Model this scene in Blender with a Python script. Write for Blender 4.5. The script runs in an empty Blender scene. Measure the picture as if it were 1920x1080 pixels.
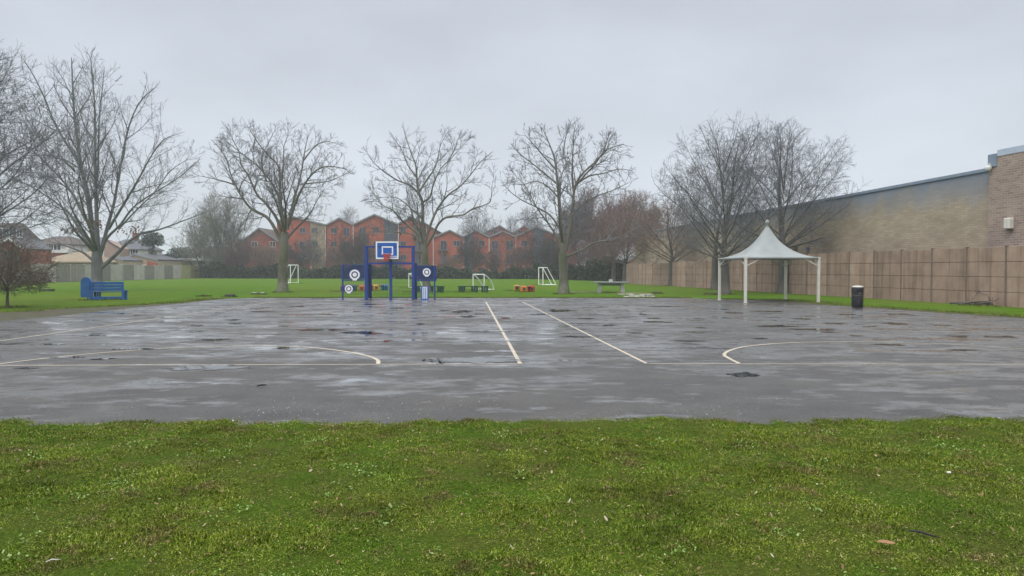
import bpy, math, random
import numpy as np
from mathutils import Vector, Matrix, noise as mnoise
R = math.radians
scene = bpy.context.scene
col = scene.collection

# ---------------------------------------------------------------- camera
EYE, F, HOR = 1.65, 1330.0, 505.0            # eye height, focal length in px of a 1920 wide frame, horizon row
PITCH = math.atan((540 - HOR) / F)
cd = bpy.data.cameras.new("camera"); cam = bpy.data.objects.new("camera", cd); col.objects.link(cam)
cam.location = (0, 0, EYE); cam.rotation_euler = (R(90) - PITCH, 0, 0)
cd.sensor_width = 36; cd.lens = F / 1920 * 36; cd.clip_start = .05; cd.clip_end = 3000
scene.camera = cam
scene.view_settings.view_transform = 'Standard'; scene.view_settings.look = 'None'
scene.view_settings.exposure = 0.25; scene.view_settings.gamma = 1

# ---------------------------------------------------------------- overcast sky + soft sun
SUN_EL, SUN_AZ = 52, 215
w = bpy.data.worlds.new("World"); scene.world = w; w.use_nodes = True
nt = w.node_tree; nt.nodes.clear()
def nd(t, k, **kw):
    n = t.nodes.new(k)
    for a, b in kw.items():
        if a.startswith('i_'): n.inputs[a[2:].replace('_', ' ')].default_value = b
        else: setattr(n, a, b)
    return n
tc = nd(nt, 'ShaderNodeTexCoord')
sky = nd(nt, 'ShaderNodeTexSky', sky_type='NISHITA', sun_disc=False, sun_elevation=R(SUN_EL), sun_rotation=R(SUN_AZ))
bg1 = nd(nt, 'ShaderNodeBackground'); bg1.inputs[1].default_value = .05
nt.links.new(sky.outputs[0], bg1.inputs[0])
sep = nd(nt, 'ShaderNodeSeparateXYZ'); nt.links.new(tc.outputs['Generated'], sep.inputs[0])
# luminance of the cloud deck by elevation: even low down, about twice as bright overhead
rmp = nd(nt, 'ShaderNodeValToRGB'); nt.links.new(sep.outputs[2], rmp.inputs[0])
e = rmp.color_ramp.elements
e[0].position = 0.0; e[0].color = (.565, .585, .645, 1)
e[1].position = 1.0; e[1].color = (1.9, 1.95, 2.05, 1)
for p_, c_ in ((.10, (.60, .640, .705)), (.24, (.535, .575, .645)), (.40, (.51, .55, .62)), (.65, (1.35, 1.39, 1.47))):
    x = rmp.color_ramp.elements.new(p_); x.color = (*c_, 1)
mp = nd(nt, 'ShaderNodeMapping'); mp.inputs['Scale'].default_value = (1, 1, 2.6); mp.inputs['Rotation'].default_value = (0, R(28), 0)
nt.links.new(tc.outputs['Generated'], mp.inputs[0])
nz = nd(nt, 'ShaderNodeTexNoise'); nz.inputs['Scale'].default_value = 3.4; nz.inputs['Detail'].default_value = 5; nz.inputs['Roughness'].default_value = .5
nt.links.new(mp.outputs[0], nz.inputs[0])
mr = nd(nt, 'ShaderNodeMapRange'); mr.inputs[1].default_value = .3; mr.inputs[2].default_value = .7; mr.inputs[3].default_value = .93; mr.inputs[4].default_value = 1.10
nt.links.new(nz.outputs[0], mr.inputs[0])
vm = nd(nt, 'ShaderNodeVectorMath', operation='SCALE'); nt.links.new(rmp.outputs[0], vm.inputs[0]); nt.links.new(mr.outputs[0], vm.inputs['Scale'])
bg2 = nd(nt, 'ShaderNodeBackground'); nt.links.new(vm.outputs[0], bg2.inputs[0])
mx = nd(nt, 'ShaderNodeMixShader'); mx.inputs[0].default_value = .94
nt.links.new(bg1.outputs[0], mx.inputs[1]); nt.links.new(bg2.outputs[0], mx.inputs[2])
wo = nd(nt, 'ShaderNodeOutputWorld'); nt.links.new(mx.outputs[0], wo.inputs[0])
sl = bpy.data.lights.new("sun", 'SUN'); sl.energy = 1.3; sl.angle = R(40); sl.color = (1, .97, .92)
sun = bpy.data.objects.new("sun", sl); col.objects.link(sun)
_a = R(SUN_AZ); _e = R(SUN_EL)
sun.rotation_euler = Vector((-math.sin(_a) * math.cos(_e), -math.cos(_a) * math.cos(_e), -math.sin(_e))).to_track_quat('-Z', 'Y').to_euler()

# ---------------------------------------------------------------- helpers
def ray(px, py):
    x, y = (px - 960) / F, -(py - 540) / F
    c, s = math.cos(PITCH), math.sin(PITCH)
    return Vector((x, c + y * s, y * c - s))
def pt(px, py, Y):                            # the point of a sight line that lies Y metres ahead
    d = ray(px, py); return Vector((0, 0, EYE)) + d * (Y / d.y)
def gp(px, py, z=0.0):                        # where a sight line meets the ground
    d = ray(px, py); t = (z - EYE) / d.z; return Vector((d.x * t, d.y * t, z))
def X(px, Y): return (px - 960) / F * Y
def Z(py, Y): return EYE + (HOR - py) / F * Y

def props(o, label=None, cat=None, group=None, kind=None):
    if label: o['label'] = label
    if cat: o['category'] = cat
    if group: o['group'] = group
    if kind: o['kind'] = kind
    return o
def thing(name, label, cat, loc, rz=0, group=None):
    o = bpy.data.objects.new(name, None); col.objects.link(o); o.location = loc; o.rotation_euler = (0, 0, rz)
    o.empty_display_size = .2
    return props(o, label, cat, group)
def link(name, me, mat, parent=None):
    o = bpy.data.objects.new(name, me); col.objects.link(o)
    if mat: me.materials.append(mat)
    if parent: o.parent = parent
    return o
class MB:
    def __init__(s): s.v = []; s.f = []; s.sm = []
    def add(s, vs, fs, smooth=False):
        b = len(s.v); s.v += [tuple(v) for v in vs]; s.f += [tuple(b + i for i in f) for f in fs]; s.sm += [smooth] * len(fs); return s
    def box(s, x0, x1, y0, y1, z0, z1, M=None, bev=0):
        if bev:
            b = bev
            vs = []
            for sx, ax in ((0, x0), (1, x1)):
                for sy, ay in ((0, y0), (1, y1)):
                    for sz, az in ((0, z0), (1, z1)):
                        dx, dy, dz = (b if not sx else -b), (b if not sy else -b), (b if not sz else -b)
                        vs += [(ax, ay + dy, az + dz), (ax + dx, ay, az + dz), (ax + dx, ay + dy, az)]
            I = lambda x, y, z, k: ((x * 2 + y) * 2 + z) * 3 + k
            fs = []
            for x in (0, 1): fs.append([I(x, 0, 0, 0), I(x, 0, 1, 0), I(x, 1, 1, 0), I(x, 1, 0, 0)][::1 if x == 0 else -1])
            for y in (0, 1): fs.append([I(0, y, 0, 1), I(1, y, 0, 1), I(1, y, 1, 1), I(0, y, 1, 1)][::1 if y == 0 else -1])
            for z in (0, 1): fs.append([I(0, 0, z, 2), I(0, 1, z, 2), I(1, 1, z, 2), I(1, 0, z, 2)][::1 if z == 0 else -1])
            for y in (0, 1):
                for z in (0, 1): fs.append([I(0, y, z, 1), I(1, y, z, 1), I(1, y, z, 2), I(0, y, z, 2)])
            for x in (0, 1):
                for z in (0, 1): fs.append([I(x, 0, z, 0), I(x, 1, z, 0), I(x, 1, z, 2), I(x, 0, z, 2)])
                for y in (0, 1): fs.append([I(x, y, 0, 0), I(x, y, 1, 0), I(x, y, 1, 1), I(x, y, 0, 1)])
            for x in (0, 1):
                for y in (0, 1):
                    for z in (0, 1): fs.append([I(x, y, z, 0), I(x, y, z, 1), I(x, y, z, 2)])
        else:
            vs = [(x, y, z) for x in (x0, x1) for y in (y0, y1) for z in (z0, z1)]
            fs = [(0, 1, 3, 2), (4, 6, 7, 5), (0, 4, 5, 1), (2, 3, 7, 6), (0, 2, 6, 4), (1, 5, 7, 3)]
        if M is not None: vs = [M @ Vector(v) for v in vs]
        return s.add(vs, fs)
    def bar(s, a, b, w, h=None, up=(0, 0, 1)):      # square bar from a to b
        a, b = Vector(a), Vector(b); h = h or w; d = (b - a).normalized(); u = Vector(up)
        if abs(d.dot(u)) > .98: u = Vector((0, 1, 0))
        sx = d.cross(u).normalized() * w / 2; sy = sx.cross(d).normalized() * h / 2
        vs = [p + i * sx + j * sy for p in (a, b) for i, j in ((-1, -1), (1, -1), (1, 1), (-1, 1))]
        return s.add(vs, [(0, 1, 2, 3), (7, 6, 5, 4)] + [(i, i + 4, (i + 1) % 4 + 4, (i + 1) % 4) for i in range(4)])
    def tube(s, pts, rs, n=8, cap=True):
        pts = [Vector(p) for p in pts]; m = len(pts); rs = rs if hasattr(rs, '__len__') else [rs] * m
        vs = []; u = None
        for i in range(m):
            d = (pts[min(i + 1, m - 1)] - pts[max(i - 1, 0)]).normalized()
            if u is None: u = d.cross(Vector((.0, 1, 0) if abs(d.y) < .9 else (1, 0, 0))).normalized()
            else: u = (u - d * u.dot(d)).normalized()
            v = d.cross(u)
            for k in range(n):
                a = 2 * math.pi * k / n; vs.append(pts[i] + (u * math.cos(a) + v * math.sin(a)) * rs[i])
        fs = [(i * n + k, i * n + (k + 1) % n, (i + 1) * n + (k + 1) % n, (i + 1) * n + k) for i in range(m - 1) for k in range(n)]
        s.add(vs, fs, True)
        if cap: s.add([vs[k] for k in range(n)], [tuple(range(n))[::-1]]); s.add([vs[(m - 1) * n + k] for k in range(n)], [tuple(range(n))])
        return s
    def lathe(s, prof, n=24, c=(0, 0, 0), smooth=True):
        vs = [(c[0] + r * math.cos(2 * math.pi * k / n), c[1] + r * math.sin(2 * math.pi * k / n), c[2] + z) for r, z in prof for k in range(n)]
        fs = [(i * n + k, i * n + (k + 1) % n, (i + 1) * n + (k + 1) % n, (i + 1) * n + k) for i in range(len(prof) - 1) for k in range(n)]
        s.add(vs, fs, smooth); m = len(prof) - 1
        s.add(vs[:n], [tuple(range(n))[::-1]]); s.add(vs[m * n:], [tuple(range(n))]); return s
    def prism(s, poly, y0, y1):                     # outline in x,z given a thickness along y
        n = len(poly)
        vs = [(x, y0, z) for x, z in poly] + [(x, y1, z) for x, z in poly]
        return s.add(vs, [tuple(range(n)), tuple(range(n, 2 * n))[::-1]] + [(i, i + n, (i + 1) % n + n, (i + 1) % n) for i in range(n)])
    def build(s, name, mat, parent=None, fixn=True):
        me = bpy.data.meshes.new(name); me.from_pydata(s.v, [], s.f)
        if any(s.sm): me.polygons.foreach_set('use_smooth', s.sm)
        me.update()
        return link(name, me, mat, parent)
def structure(o): o['kind'] = 'structure'; return o

# ---------------------------------------------------------------- materials
class Nt:
    def __init__(s, name):
        s.m = bpy.data.materials.new(name); s.m.use_nodes = True; s.t = s.m.node_tree
        s.b = s.t.nodes['Principled BSDF']; s.tc = None
    def n(s, k, **kw): return nd(s.t, k, **kw)
    def l(s, a, b): s.t.links.new(a, b)
    def co(s):
        if not s.tc: s.tc = s.n('ShaderNodeTexCoord')
        return s.tc.outputs['Object']
    def geo(s): return s.n('ShaderNodeNewGeometry')
    def noise(s, scale, detail=4, rough=.55, vec=None, sc=None):
        n = s.n('ShaderNodeTexNoise'); n.inputs['Scale'].default_value = scale; n.inputs['Detail'].default_value = detail; n.inputs['Roughness'].default_value = rough
        v = vec or s.co()
        if sc:
            m = s.n('ShaderNodeMapping'); m.inputs['Scale'].default_value = sc; s.l(v, m.inputs[0]); v = m.outputs[0]
        s.l(v, n.inputs['Vector']); return n.outputs[0]
    def ramp(s, f, stops):
        r = s.n('ShaderNodeValToRGB'); s.l(f, r.inputs[0]); el = r.color_ramp.elements
        while len(el) < len(stops): el.new(.5)
        for i, (p_, c_) in enumerate(stops):
            el[i].position = p_; el[i].color = (c_, c_, c_, 1) if not hasattr(c_, '__len__') else (*c_[:3], 1)
        return r.outputs[0]
    def mix(s, f, a, b, mode='MIX'):
        m = s.n('ShaderNodeMix', data_type='RGBA', blend_type=mode)
        for sock, v in ((m.inputs[0], f), (m.inputs[6], a), (m.inputs[7], b)):
            if isinstance(v, (int, float)): sock.default_value = v
            elif hasattr(v, '__len__'): sock.default_value = (*v[:3], 1)
            else: s.l(v, sock)
        return m.outputs[2]
    def math(s, op, a, b=0.0, clamp=False):
        m = s.n('ShaderNodeMath', operation=op, use_clamp=clamp)
        for sock, v in ((m.inputs[0], a), (m.inputs[1], b)):
            if isinstance(v, (int, float)): sock.default_value = v
            else: s.l(v, sock)
        return m.outputs[0]
    def base(s, c):
        if hasattr(c, '__len__'): s.b.inputs['Base Color'].default_value = (*c[:3], 1)
        else: s.l(c, s.b.inputs['Base Color'])
    def rough(s, v):
        if isinstance(v, (int, float)): s.b.inputs['Roughness'].default_value = v
        else: s.l(v, s.b.inputs['Roughness'])
    def bump(s, h, strength=.3, dist=.01):
        b = s.n('ShaderNodeBump'); b.inputs['Strength'].default_value = strength; b.inputs['Distance'].default_value = dist
        s.l(h, b.inputs['Height']); s.l(b.outputs[0], s.b.inputs['Normal'])
def simple(name, c, rough=.6, var=.15, scale=3.0, metal=0.0, spec=.5, bump=0.0, bscale=40, rnd=0.0):
    k = Nt(name)
    dark = tuple(x * (1 - var) for x in c); lite = tuple(min(1, x * (1 + var)) for x in c)
    cc = k.ramp(k.noise(scale, 5), [(.3, dark), (.7, lite)])
    if rnd:
        oi = k.n('ShaderNodeObjectInfo'); hs = k.n('ShaderNodeHueSaturation')
        k.l(k.math('ADD', k.math('MULTIPLY', oi.outputs['Random'], rnd * 2), 1 - rnd), hs.inputs['Value']); k.l(cc, hs.inputs['Color']); cc = hs.outputs[0]
    k.base(cc); k.rough(rough); k.b.inputs['Metallic'].default_value = metal; k.b.inputs['Specular IOR Level'].default_value = spec
    if bump: k.bump(k.noise(bscale, 4), bump, .01)
    return k.m
def bark(name, c1, c2, moss=None, mossh=3.0):
    k = Nt(name)
    cc = k.ramp(k.noise(1.4, 6, .6, sc=(1, 1, .45)), [(.3, c1), (.7, c2)])
    if moss:
        sp = k.n('ShaderNodeSeparateXYZ'); k.l(k.co(), sp.inputs[0])
        f = k.math('MULTIPLY', k.ramp(k.noise(2.2, 4), [(.42, 0.0), (.62, 1.0)]), k.ramp(k.math('DIVIDE', sp.outputs[2], mossh), [(.3, .85), (1, 0.0)]))
        cc = k.mix(f, cc, moss)
    k.base(cc); k.rough(.9); k.bump(k.noise(9, 5, .6, sc=(1, 1, .25)), .5, .03); k.b.inputs['Specular IOR Level'].default_value = .25
    return k.m
def twig(name, c, var=.3):
    k = Nt(name); g = k.geo()
    k.base(k.ramp(g.outputs['Random Per Island'], [(0, tuple(x * (1 - var) for x in c)), (1, tuple(x * (1 + var) for x in c))])); k.rough(.85)
    k.b.inputs['Specular IOR Level'].default_value = .25
    return k.m
def leafm(name, stops, trans=.0):
    k = Nt(name); g = k.geo(); k.base(k.ramp(g.outputs['Random Per Island'], stops)); k.rough(.6); k.b.inputs['Specular IOR Level'].default_value = .3
    return k.m
def brick(name, c1, c2, mortar, bw=.225, bh=.075, stain=None, cloud=.55, bump=.25):
    k = Nt(name); sp = k.n('ShaderNodeSeparateXYZ'); k.l(k.co(), sp.inputs[0])
    cb = k.n('ShaderNodeCombineXYZ'); k.l(k.math('ADD', sp.outputs[0], sp.outputs[1]), cb.inputs[0]); k.l(sp.outputs[2], cb.inputs[1])
    b = k.n('ShaderNodeTexBrick'); k.l(cb.outputs[0], b.inputs[0])
    b.inputs['Color1'].default_value = (*c1, 1); b.inputs['Color2'].default_value = (*c2, 1); b.inputs['Mortar'].default_value = (*mortar, 1)
    b.inputs['Scale'].default_value = 1; b.inputs['Mortar Size'].default_value = .008; b.inputs['Brick Width'].default_value = bw; b.inputs['Row Height'].default_value = bh; b.inputs['Bias'].default_value = 0
    cc = b.outputs[0]
    cc = k.mix(cloud, cc, k.ramp(k.noise(.6, 6, .6), [(.3, .55), (.7, 1.35)]), 'MULTIPLY')
    if stain: cc = stain(k, cc, sp)
    k.base(cc); k.rough(.9); k.bump(b.outputs[1], -bump, .006); k.b.inputs['Specular IOR Level'].default_value = .2
    return k.m
# ================================================================ THE GROUND
def lawn_mat():
    k = Nt('lawn'); v = k.co()
    big = k.noise(.09, 4, .6, sc=(1, .5, 1)); mid = k.noise(1.1, 5, .65); fine = k.noise(22, 4, .7)
    c = k.ramp(mid, [(.25, (.042, .095, .004)), (.5, (.066, .146, .004)), (.75, (.10, .185, .007))])
    c = k.mix(k.ramp(big, [(.42, 0.0), (.64, .55)]), c, (.115, .14, .018))
    c = k.mix(k.ramp(k.noise(.35, 5, .7), [(.55, 0.0), (.70, .75)]), c, (.090, .085, .028))
    c = k.mix(.7, c, k.ramp(fine, [(.3, .45), (.7, 1.4)]), 'MULTIPLY')
    k.base(c); k.rough(.9); k.b.inputs['Specular IOR Level'].default_value = .04; k.bump(fine, .6, .03)
    return k.m
M_lawn = lawn_mat()
# one sheet to the horizon
g = MB(); xs = [-1500, -400, -120, -60, -30, 0, 30, 60, 120, 400, 1500]; ys = [-300, -40, 0, 10, 20, 40, 60, 90, 130, 200, 400, 1500]
g.add([(x, y, 0) for y in ys for x in xs], [(j * 11 + i, j * 11 + i + 1, (j + 1) * 11 + i + 1, (j + 1) * 11 + i) for j in range(11) for i in range(10)])
structure(g.build('lawn_ground', M_lawn))

def edge_near(x): return 7.68 + .022 * x + .05 * math.sin(x * 1.3 + 1) + .03 * mnoise.noise((x * 2.3, 0, 0))
LEFT = lambda y: -16.35 + .018 * (y - 22) + .10 * math.sin(y * .8) + .14 * mnoise.noise((y * .9, 3, 0))
def right_edge(y):
    P = [(0, 27), (12, 23.2), (23.6, 17.15), (30.5, 15.25), (36, 13.2), (38.2, 13.0), (39.2, 11.2), (41, 10.0)]
    for (a, b), (c, d) in zip(P, P[1:]):
        if y <= c: return b + (d - b) * (y - a) / (c - a) + .1 * mnoise.noise((y * .8, 9, 0))
    return 10
def far_edge(x): return 40.75 + .06 * math.sin(x * .7) + .09 * mnoise.noise((x * .9, 7, 0))
out = []
N = 160
for i in range(N + 1): x = -24 + 50 * i / N; out.append((x, edge_near(x) - .6, .004))
ry = np.linspace(8.5, 39.6, 60)
for y in ry: out.append((right_edge(y), y, .004))
fx = np.linspace(10.2, -14.6, 70)
for x in fx: out.append((x, far_edge(x), .004))
for y in np.linspace(39.7, 22, 60): out.append((LEFT(y), y, .004))
out.append((-22, 14, .004))
def asphalt_mat():
    k = Nt('wet_asphalt'); v = k.co()
    fine = k.noise(58, 3, .8); grit = k.noise(190, 2, .8)
    mid = k.noise(.9, 6, .62, sc=(1, 1.15, 1)); big = k.noise(.2, 5, .6)
    c = k.ramp(mid, [(.3, (.050, .049, .048)), (.7, (.092, .089, .084))])
    c = k.mix(k.ramp(big, [(.45, 0.0), (.68, .5)]), c, (.085, .077, .067))
    c = k.mix(.75, c, k.ramp(fine, [(.33, .38), (.5, 1.0), (.68, 2.1)]), 'MULTIPLY')
    vo = k.n('ShaderNodeTexVoronoi'); vo.inputs['Scale'].default_value = 38; k.l(v, vo.inputs['Vector'])
    chip = k.math('MULTIPLY', k.ramp(vo.outputs['Distance'], [(.10, 1.0), (.16, 0.0)]), k.ramp(k.noise(3.0, 3), [(.5, 0.0), (.62, 1.0)]))
    c = k.mix(k.math('MULTIPLY', chip, .5), c, (.30, .28, .25))
    # wetness: 0 dry, 1 standing film
    wet = k.math('ADD', k.math('MULTIPLY', k.noise(.30, 7, .62, sc=(.8, 1.25, 1)), .42), k.math('ADD', k.math('MULTIPLY', k.noise(1.0, 6, .6, sc=(.7, 1.3, 1)), .33), k.math('MULTIPLY', k.noise(2.9, 4, .55, sc=(.75, 1.2, 1)), .25)))
    sy = k.n('ShaderNodeSeparateXYZ'); k.l(v, sy.inputs[0])       # the strip by the near grass drains; the back of the court lies wet
    wet = k.math('ADD', wet, k.ramp(k.math('DIVIDE', sy.outputs[1], 40), [(.20, 0.0), (.33, .055), (.5, .07), (1, .072)])); wet = k.math('SUBTRACT', wet, .05)
    film = k.ramp(wet, [(.475, 0.0), (.515, .4), (.565, 1.0)])
    k.base(k.mix(k.math('MULTIPLY', film, .35), c, (.02, .02, .021)))
    k.rough(k.ramp(film, [(0, .70), (.5, .45), (1, .36)]))
    b = k.n('ShaderNodeBump'); b.inputs['Distance'].default_value = .013
    k.l(k.ramp(film, [(0, .8), (.6, .25), (1, .02)]), b.inputs['Strength'])
    k.l(k.math('ADD', fine, k.math('MULTIPLY', grit, .5)), b.inputs['Height']); k.l(b.outputs[0], k.b.inputs['Normal'])
    k.l(k.ramp(film, [(0, .42), (1, .7)]), k.b.inputs['Specular IOR Level'])
    fleck = k.ramp(k.math('ADD', k.math('MULTIPLY', k.noise(.85, 7, .66, sc=(.7, 1.3, 1)), .8), k.math('MULTIPLY', film, .16)), [(.545, 0.0), (.575, 1.0)])
    k.l(k.math('MAXIMUM', film, fleck), k.b.inputs['Coat Weight']); k.l(k.ramp(fleck, [(0, .33), (1, .06)]), k.b.inputs['Coat Roughness']); k.b.inputs['Coat IOR'].default_value = 1.6
    return k.m
M_asph = asphalt_mat()
m = MB(); m.add(out, [tuple(range(len(out)))]); structure(m.build('asphalt_playground', M_asph))

# bare earth along the left edge and around the shelter
def soil_mat():
    k = Nt('bare_soil'); c = k.ramp(k.noise(1.6, 6, .65), [(.3, (.030, .022, .013)), (.7, (.075, .053, .030))])
    c = k.mix(k.ramp(k.noise(.8, 6, .7), [(.40, 0.0), (.60, .8)]), c, (.048, .064, .010)); k.base(c); k.rough(.85); k.bump(k.noise(14, 5, .7), .7, .04); return k.m
M_soil = soil_mat()
def strip(name, pts, z):                       # pts: list of (x,y) left side, then right side
    n = len(pts) // 2; A_, B2 = pts[:n], pts[n:][::-1]; k = 4; m = MB()
    m.add([(a[0] + (b[0] - a[0]) * j / k, a[1] + (b[1] - a[1]) * j / k, z) for a, b in zip(A_, B2) for j in range(k + 1)], [(i * (k + 1) + j, i * (k + 1) + j + 1, (i + 1) * (k + 1) + j + 1, (i + 1) * (k + 1) + j) for i in range(n - 1) for j in range(k)])
    return structure(m.build(name, M_soil))
ys_ = np.linspace(40.6, 15, 50)
wl = lambda y: max(.15, .5 + (34 - y) * .42) * (1 + .35 * mnoise.noise((y * .7, 1, 0)))
strip('soil_strip', [(LEFT(max(y, 18)) + .12, y) for y in ys_] + [(LEFT(max(y, 18)) - wl(y), y) for y in ys_[::-1]], .006)
xs_ = np.linspace(-15.2, 10.2, 90)
strip('soil_strip', [(x, far_edge(x) - .10) for x in xs_] + [(x, far_edge(x) + .16 + .14 * mnoise.noise((x * 1.7, 5, 0))) for x in xs_[::-1]], .006)
ys2 = np.linspace(24, 39.8, 60)
strip('soil_strip', [(right_edge(y) - .1, y) for y in ys2] + [(right_edge(y) + (.45 + (1.1 if 34 < y < 38.6 else 0) + .3 * mnoise.noise((y, 2, 0))), y) for y in ys2[::-1]], .006)

# painted court lines, worn
def line_mat(name='line_paint', wear=.0):
    k = Nt(name); c = k.ramp(k.noise(3, 5), [(.3, (.39, .34, .265)), (.7, (.53, .46, .36))])
    c = k.mix(k.ramp(k.noise(30, 5, .75), [(.60 - wear, 0.0), (.70 - wear, .8)]), c, (.075, .073, .07)); k.base(c); k.rough(.62); k.b.inputs['Specular IOR Level'].default_value = .3; return k.m
M_line = line_mat(); M_lworn = line_mat('worn_line_paint', .10)
M_worn = None
def road_line(pts, wd, name='court_line', mat=None):
    P = [Vector((p[0], p[1], .008)) for p in pts]; L = []; Rr = []
    for i, p in enumerate(P):
        d = (P[min(i + 1, len(P) - 1)] - P[max(i - 1, 0)]).normalized(); nrm = Vector((-d.y, d.x, 0)) * wd / 2
        L.append(p + nrm); Rr.append(p - nrm)
    m = MB(); n = len(P); m.add(L + Rr, [(i, i + 1, n + i + 1, n + i)[::-1] for i in range(n - 1)])
    return structure(m.build(name, mat or M_line))
g2 = lambda px, py: gp(px, py)
def lerpline(a, b, n=2): return [a.lerp(b, i / (n - 1)) for i in range(n)]
road_line(lerpline(gp(-700, 740), gp(533, 563.5)), .07)
road_line(lerpline(gp(533, 563.5), gp(562, 563.5)), .07)
road_line(lerpline(gp(-500, 687.5), gp(980, 683)), .055)
road_line(lerpline(gp(976, 684), gp(911, 566)), .07)
road_line(lerpline(gp(1214, 683), gp(979, 566)), .062)
road_line(lerpline(gp(1209, 682.5), gp(2500, 685)), .05)
def arc(px):
    P = [gp(a, b) for a, b in px]; o = []
    for i in range(len(P) - 1):                 # smooth through the measured points
        p0, p1, p2, p3 = P[max(i - 1, 0)], P[i], P[i + 1], P[min(i + 2, len(P) - 1)]
        for j in range(8):
            t = j / 8
            o.append(.5 * ((2 * p1) + (p2 - p0) * t + (2 * p0 - 5 * p1 + 4 * p2 - p3) * t * t + (3 * p1 - p0 - 3 * p2 + p3) * t ** 3))
    return o + [P[-1]]
road_line(arc([(-60, 692), (0, 683), (80, 673), (180, 663), (300, 654), (420, 650), (500, 649), (580, 652), (640, 658.5), (685, 667), (707, 675), (709, 683)]), .072)
road_line(arc([(1388, 683), (1366, 672), (1358, 665), (1370, 657), (1400, 650), (1450, 645), (1500, 642.5)]), .068)
road_line(arc([(1500, 642.5), (1560, 641.3), (1620, 641.5), (1720, 644), (1820, 648), (1930, 656), (2010, 664)]), .065, mat=M_lworn)
road_line(lerpline(gp(1640, 598), gp(1925, 632)), .04, mat=M_lworn)

# puddles: standing water, mirror flat
kw = Nt('rain_water'); kw.base((.016, .016, .015)); kw.rough(.015); kw.b.inputs['IOR'].default_value = 1.33
M_water = kw.m
rp = random.Random(5)
PUD = [(167,629,30,3.2),(100,646,44,4),(125,671,50,4),(190,674,36,4),(50,691,44,3.5),(392,638,54,5),(435,600,24,2.6),(441,607,22,3),(327,578,14,2.2),(490,584,44,3),
 (600,619,80,4),(525,653,20,3.4),(675,624,76,7),(366,611,26,2.6),(362,622,34,3.2),(392,690,130,11),(232,588,20,2.2),(250,592,28,2.2),(320,604,44,3),(330,596,50,2.5),
 (745,578,26,2.8),(832,583,18,2.5),(866,585,32,6),(877,594,32,4),(901,589,20,2.2),(787,608,16,2.3),(949,597,18,2),(880,677,190,12),(797,676,14,4),(826,681,20,7),
 (1050,583,42,6.5),(1205,590,16,2.6),(1224,597,32,2.2),(1235,604,48,2.8),(1142,610,32,2.3),(1193,625,28,2.2),(1245,575,76,2.4),(910,622,130,2.6),
 (1356,580,22,2.2),(1378,587,30,2.6),(1313,598,18,2.2),(1317,615,20,2.4),(1502,598,30,2.8),(1567,607,38,3.2),(1462,612,100,3.4),(1527,618,88,4),(1429,635,26,2.8),
 (1555,623,22,2.2),(1608,630,24,2.3),(1672,647,54,4.6),(1800,657,48,4),(1395,703,60,9),(1800,631,34,3),(1880,632,52,4.5),(1677,607,40,5),(1690,590,38,4),
 (1633,613,30,2.2),(1440,584,64,2.4),(700,571,40,2),(610,590,30,2),(560,575,30,2),(1010,590,30,2),(1100,598,34,2.2),(1590,590,30,2),(1760,610,40,2.4),(720,640,60,3),(930,640,90,3),
 (1080,632,70,2.6),(1300,640,60,2.6),(250,655,60,3)]
for (px, py, wd, ht) in PUD:
    a, b = gp(px, py + ht / 2), gp(px, py - ht / 2); cy = (a.y + b.y) / 2; ry = (b.y - a.y) / 2; cx = X(px, cy); rx = wd / 2 / F * cy
    ht *= .72; ry *= .8; n = 96; sd = rp.random() * 50; vs = []
    for i in range(n):
        t = 2 * math.pi * i / n; r = max(.12, .95 + .75 * mnoise.noise((math.cos(t) * 1.7 + sd, math.sin(t) * 1.7, sd)) + .5 * mnoise.noise((math.cos(t) * 4.5, math.sin(t) * 4.5 + sd, 0)) + .28 * mnoise.noise((math.cos(t) * 11, math.sin(t) * 11 + sd, 4)))
        vs.append((cx + rx * r * math.cos(t), cy + ry * r * math.sin(t), .0105))
    m = MB(); m.add(vs, [tuple(range(n))]); structure(m.build('puddle', M_water))

# ---------------------------------------------------------------- near grass, real blades
def soup(name, V, Fq, mat, kind='stuff', smooth=False):
    me = bpy.data.meshes.new(name); nv = len(V); nf = len(Fq); k = Fq.shape[1]
    me.vertices.add(nv); me.vertices.foreach_set('co', V.astype(np.float32).ravel())
    me.loops.add(nf * k); me.loops.foreach_set('vertex_index', Fq.astype(np.int32).ravel())
    me.polygons.add(nf); me.polygons.foreach_set('loop_start', np.arange(0, nf * k, k, dtype=np.int32))
    me.update(calc_edges=True)
    o = link(name, me, mat); o['kind'] = kind; return o
nr = np.random.default_rng(3)
def vnoise(x, y, s, seed):                      # smooth value noise
    x = x * s + seed * 17.3; y = y * s + seed * 9.1; xi = np.floor(x); yi = np.floor(y); fx_ = x - xi; fy = y - yi
    h = lambda a, b: np.modf(np.abs(np.sin(a * 127.1 + b * 311.7 + seed) * 43758.5453))[0]
    fx_ = fx_ * fx_ * (3 - 2 * fx_); fy = fy * fy * (3 - 2 * fy)
    return (h(xi, yi) * (1 - fx_) + h(xi + 1, yi) * fx_) * (1 - fy) + (h(xi, yi + 1) * (1 - fx_) + h(xi + 1, yi + 1) * fx_) * fy
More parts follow.
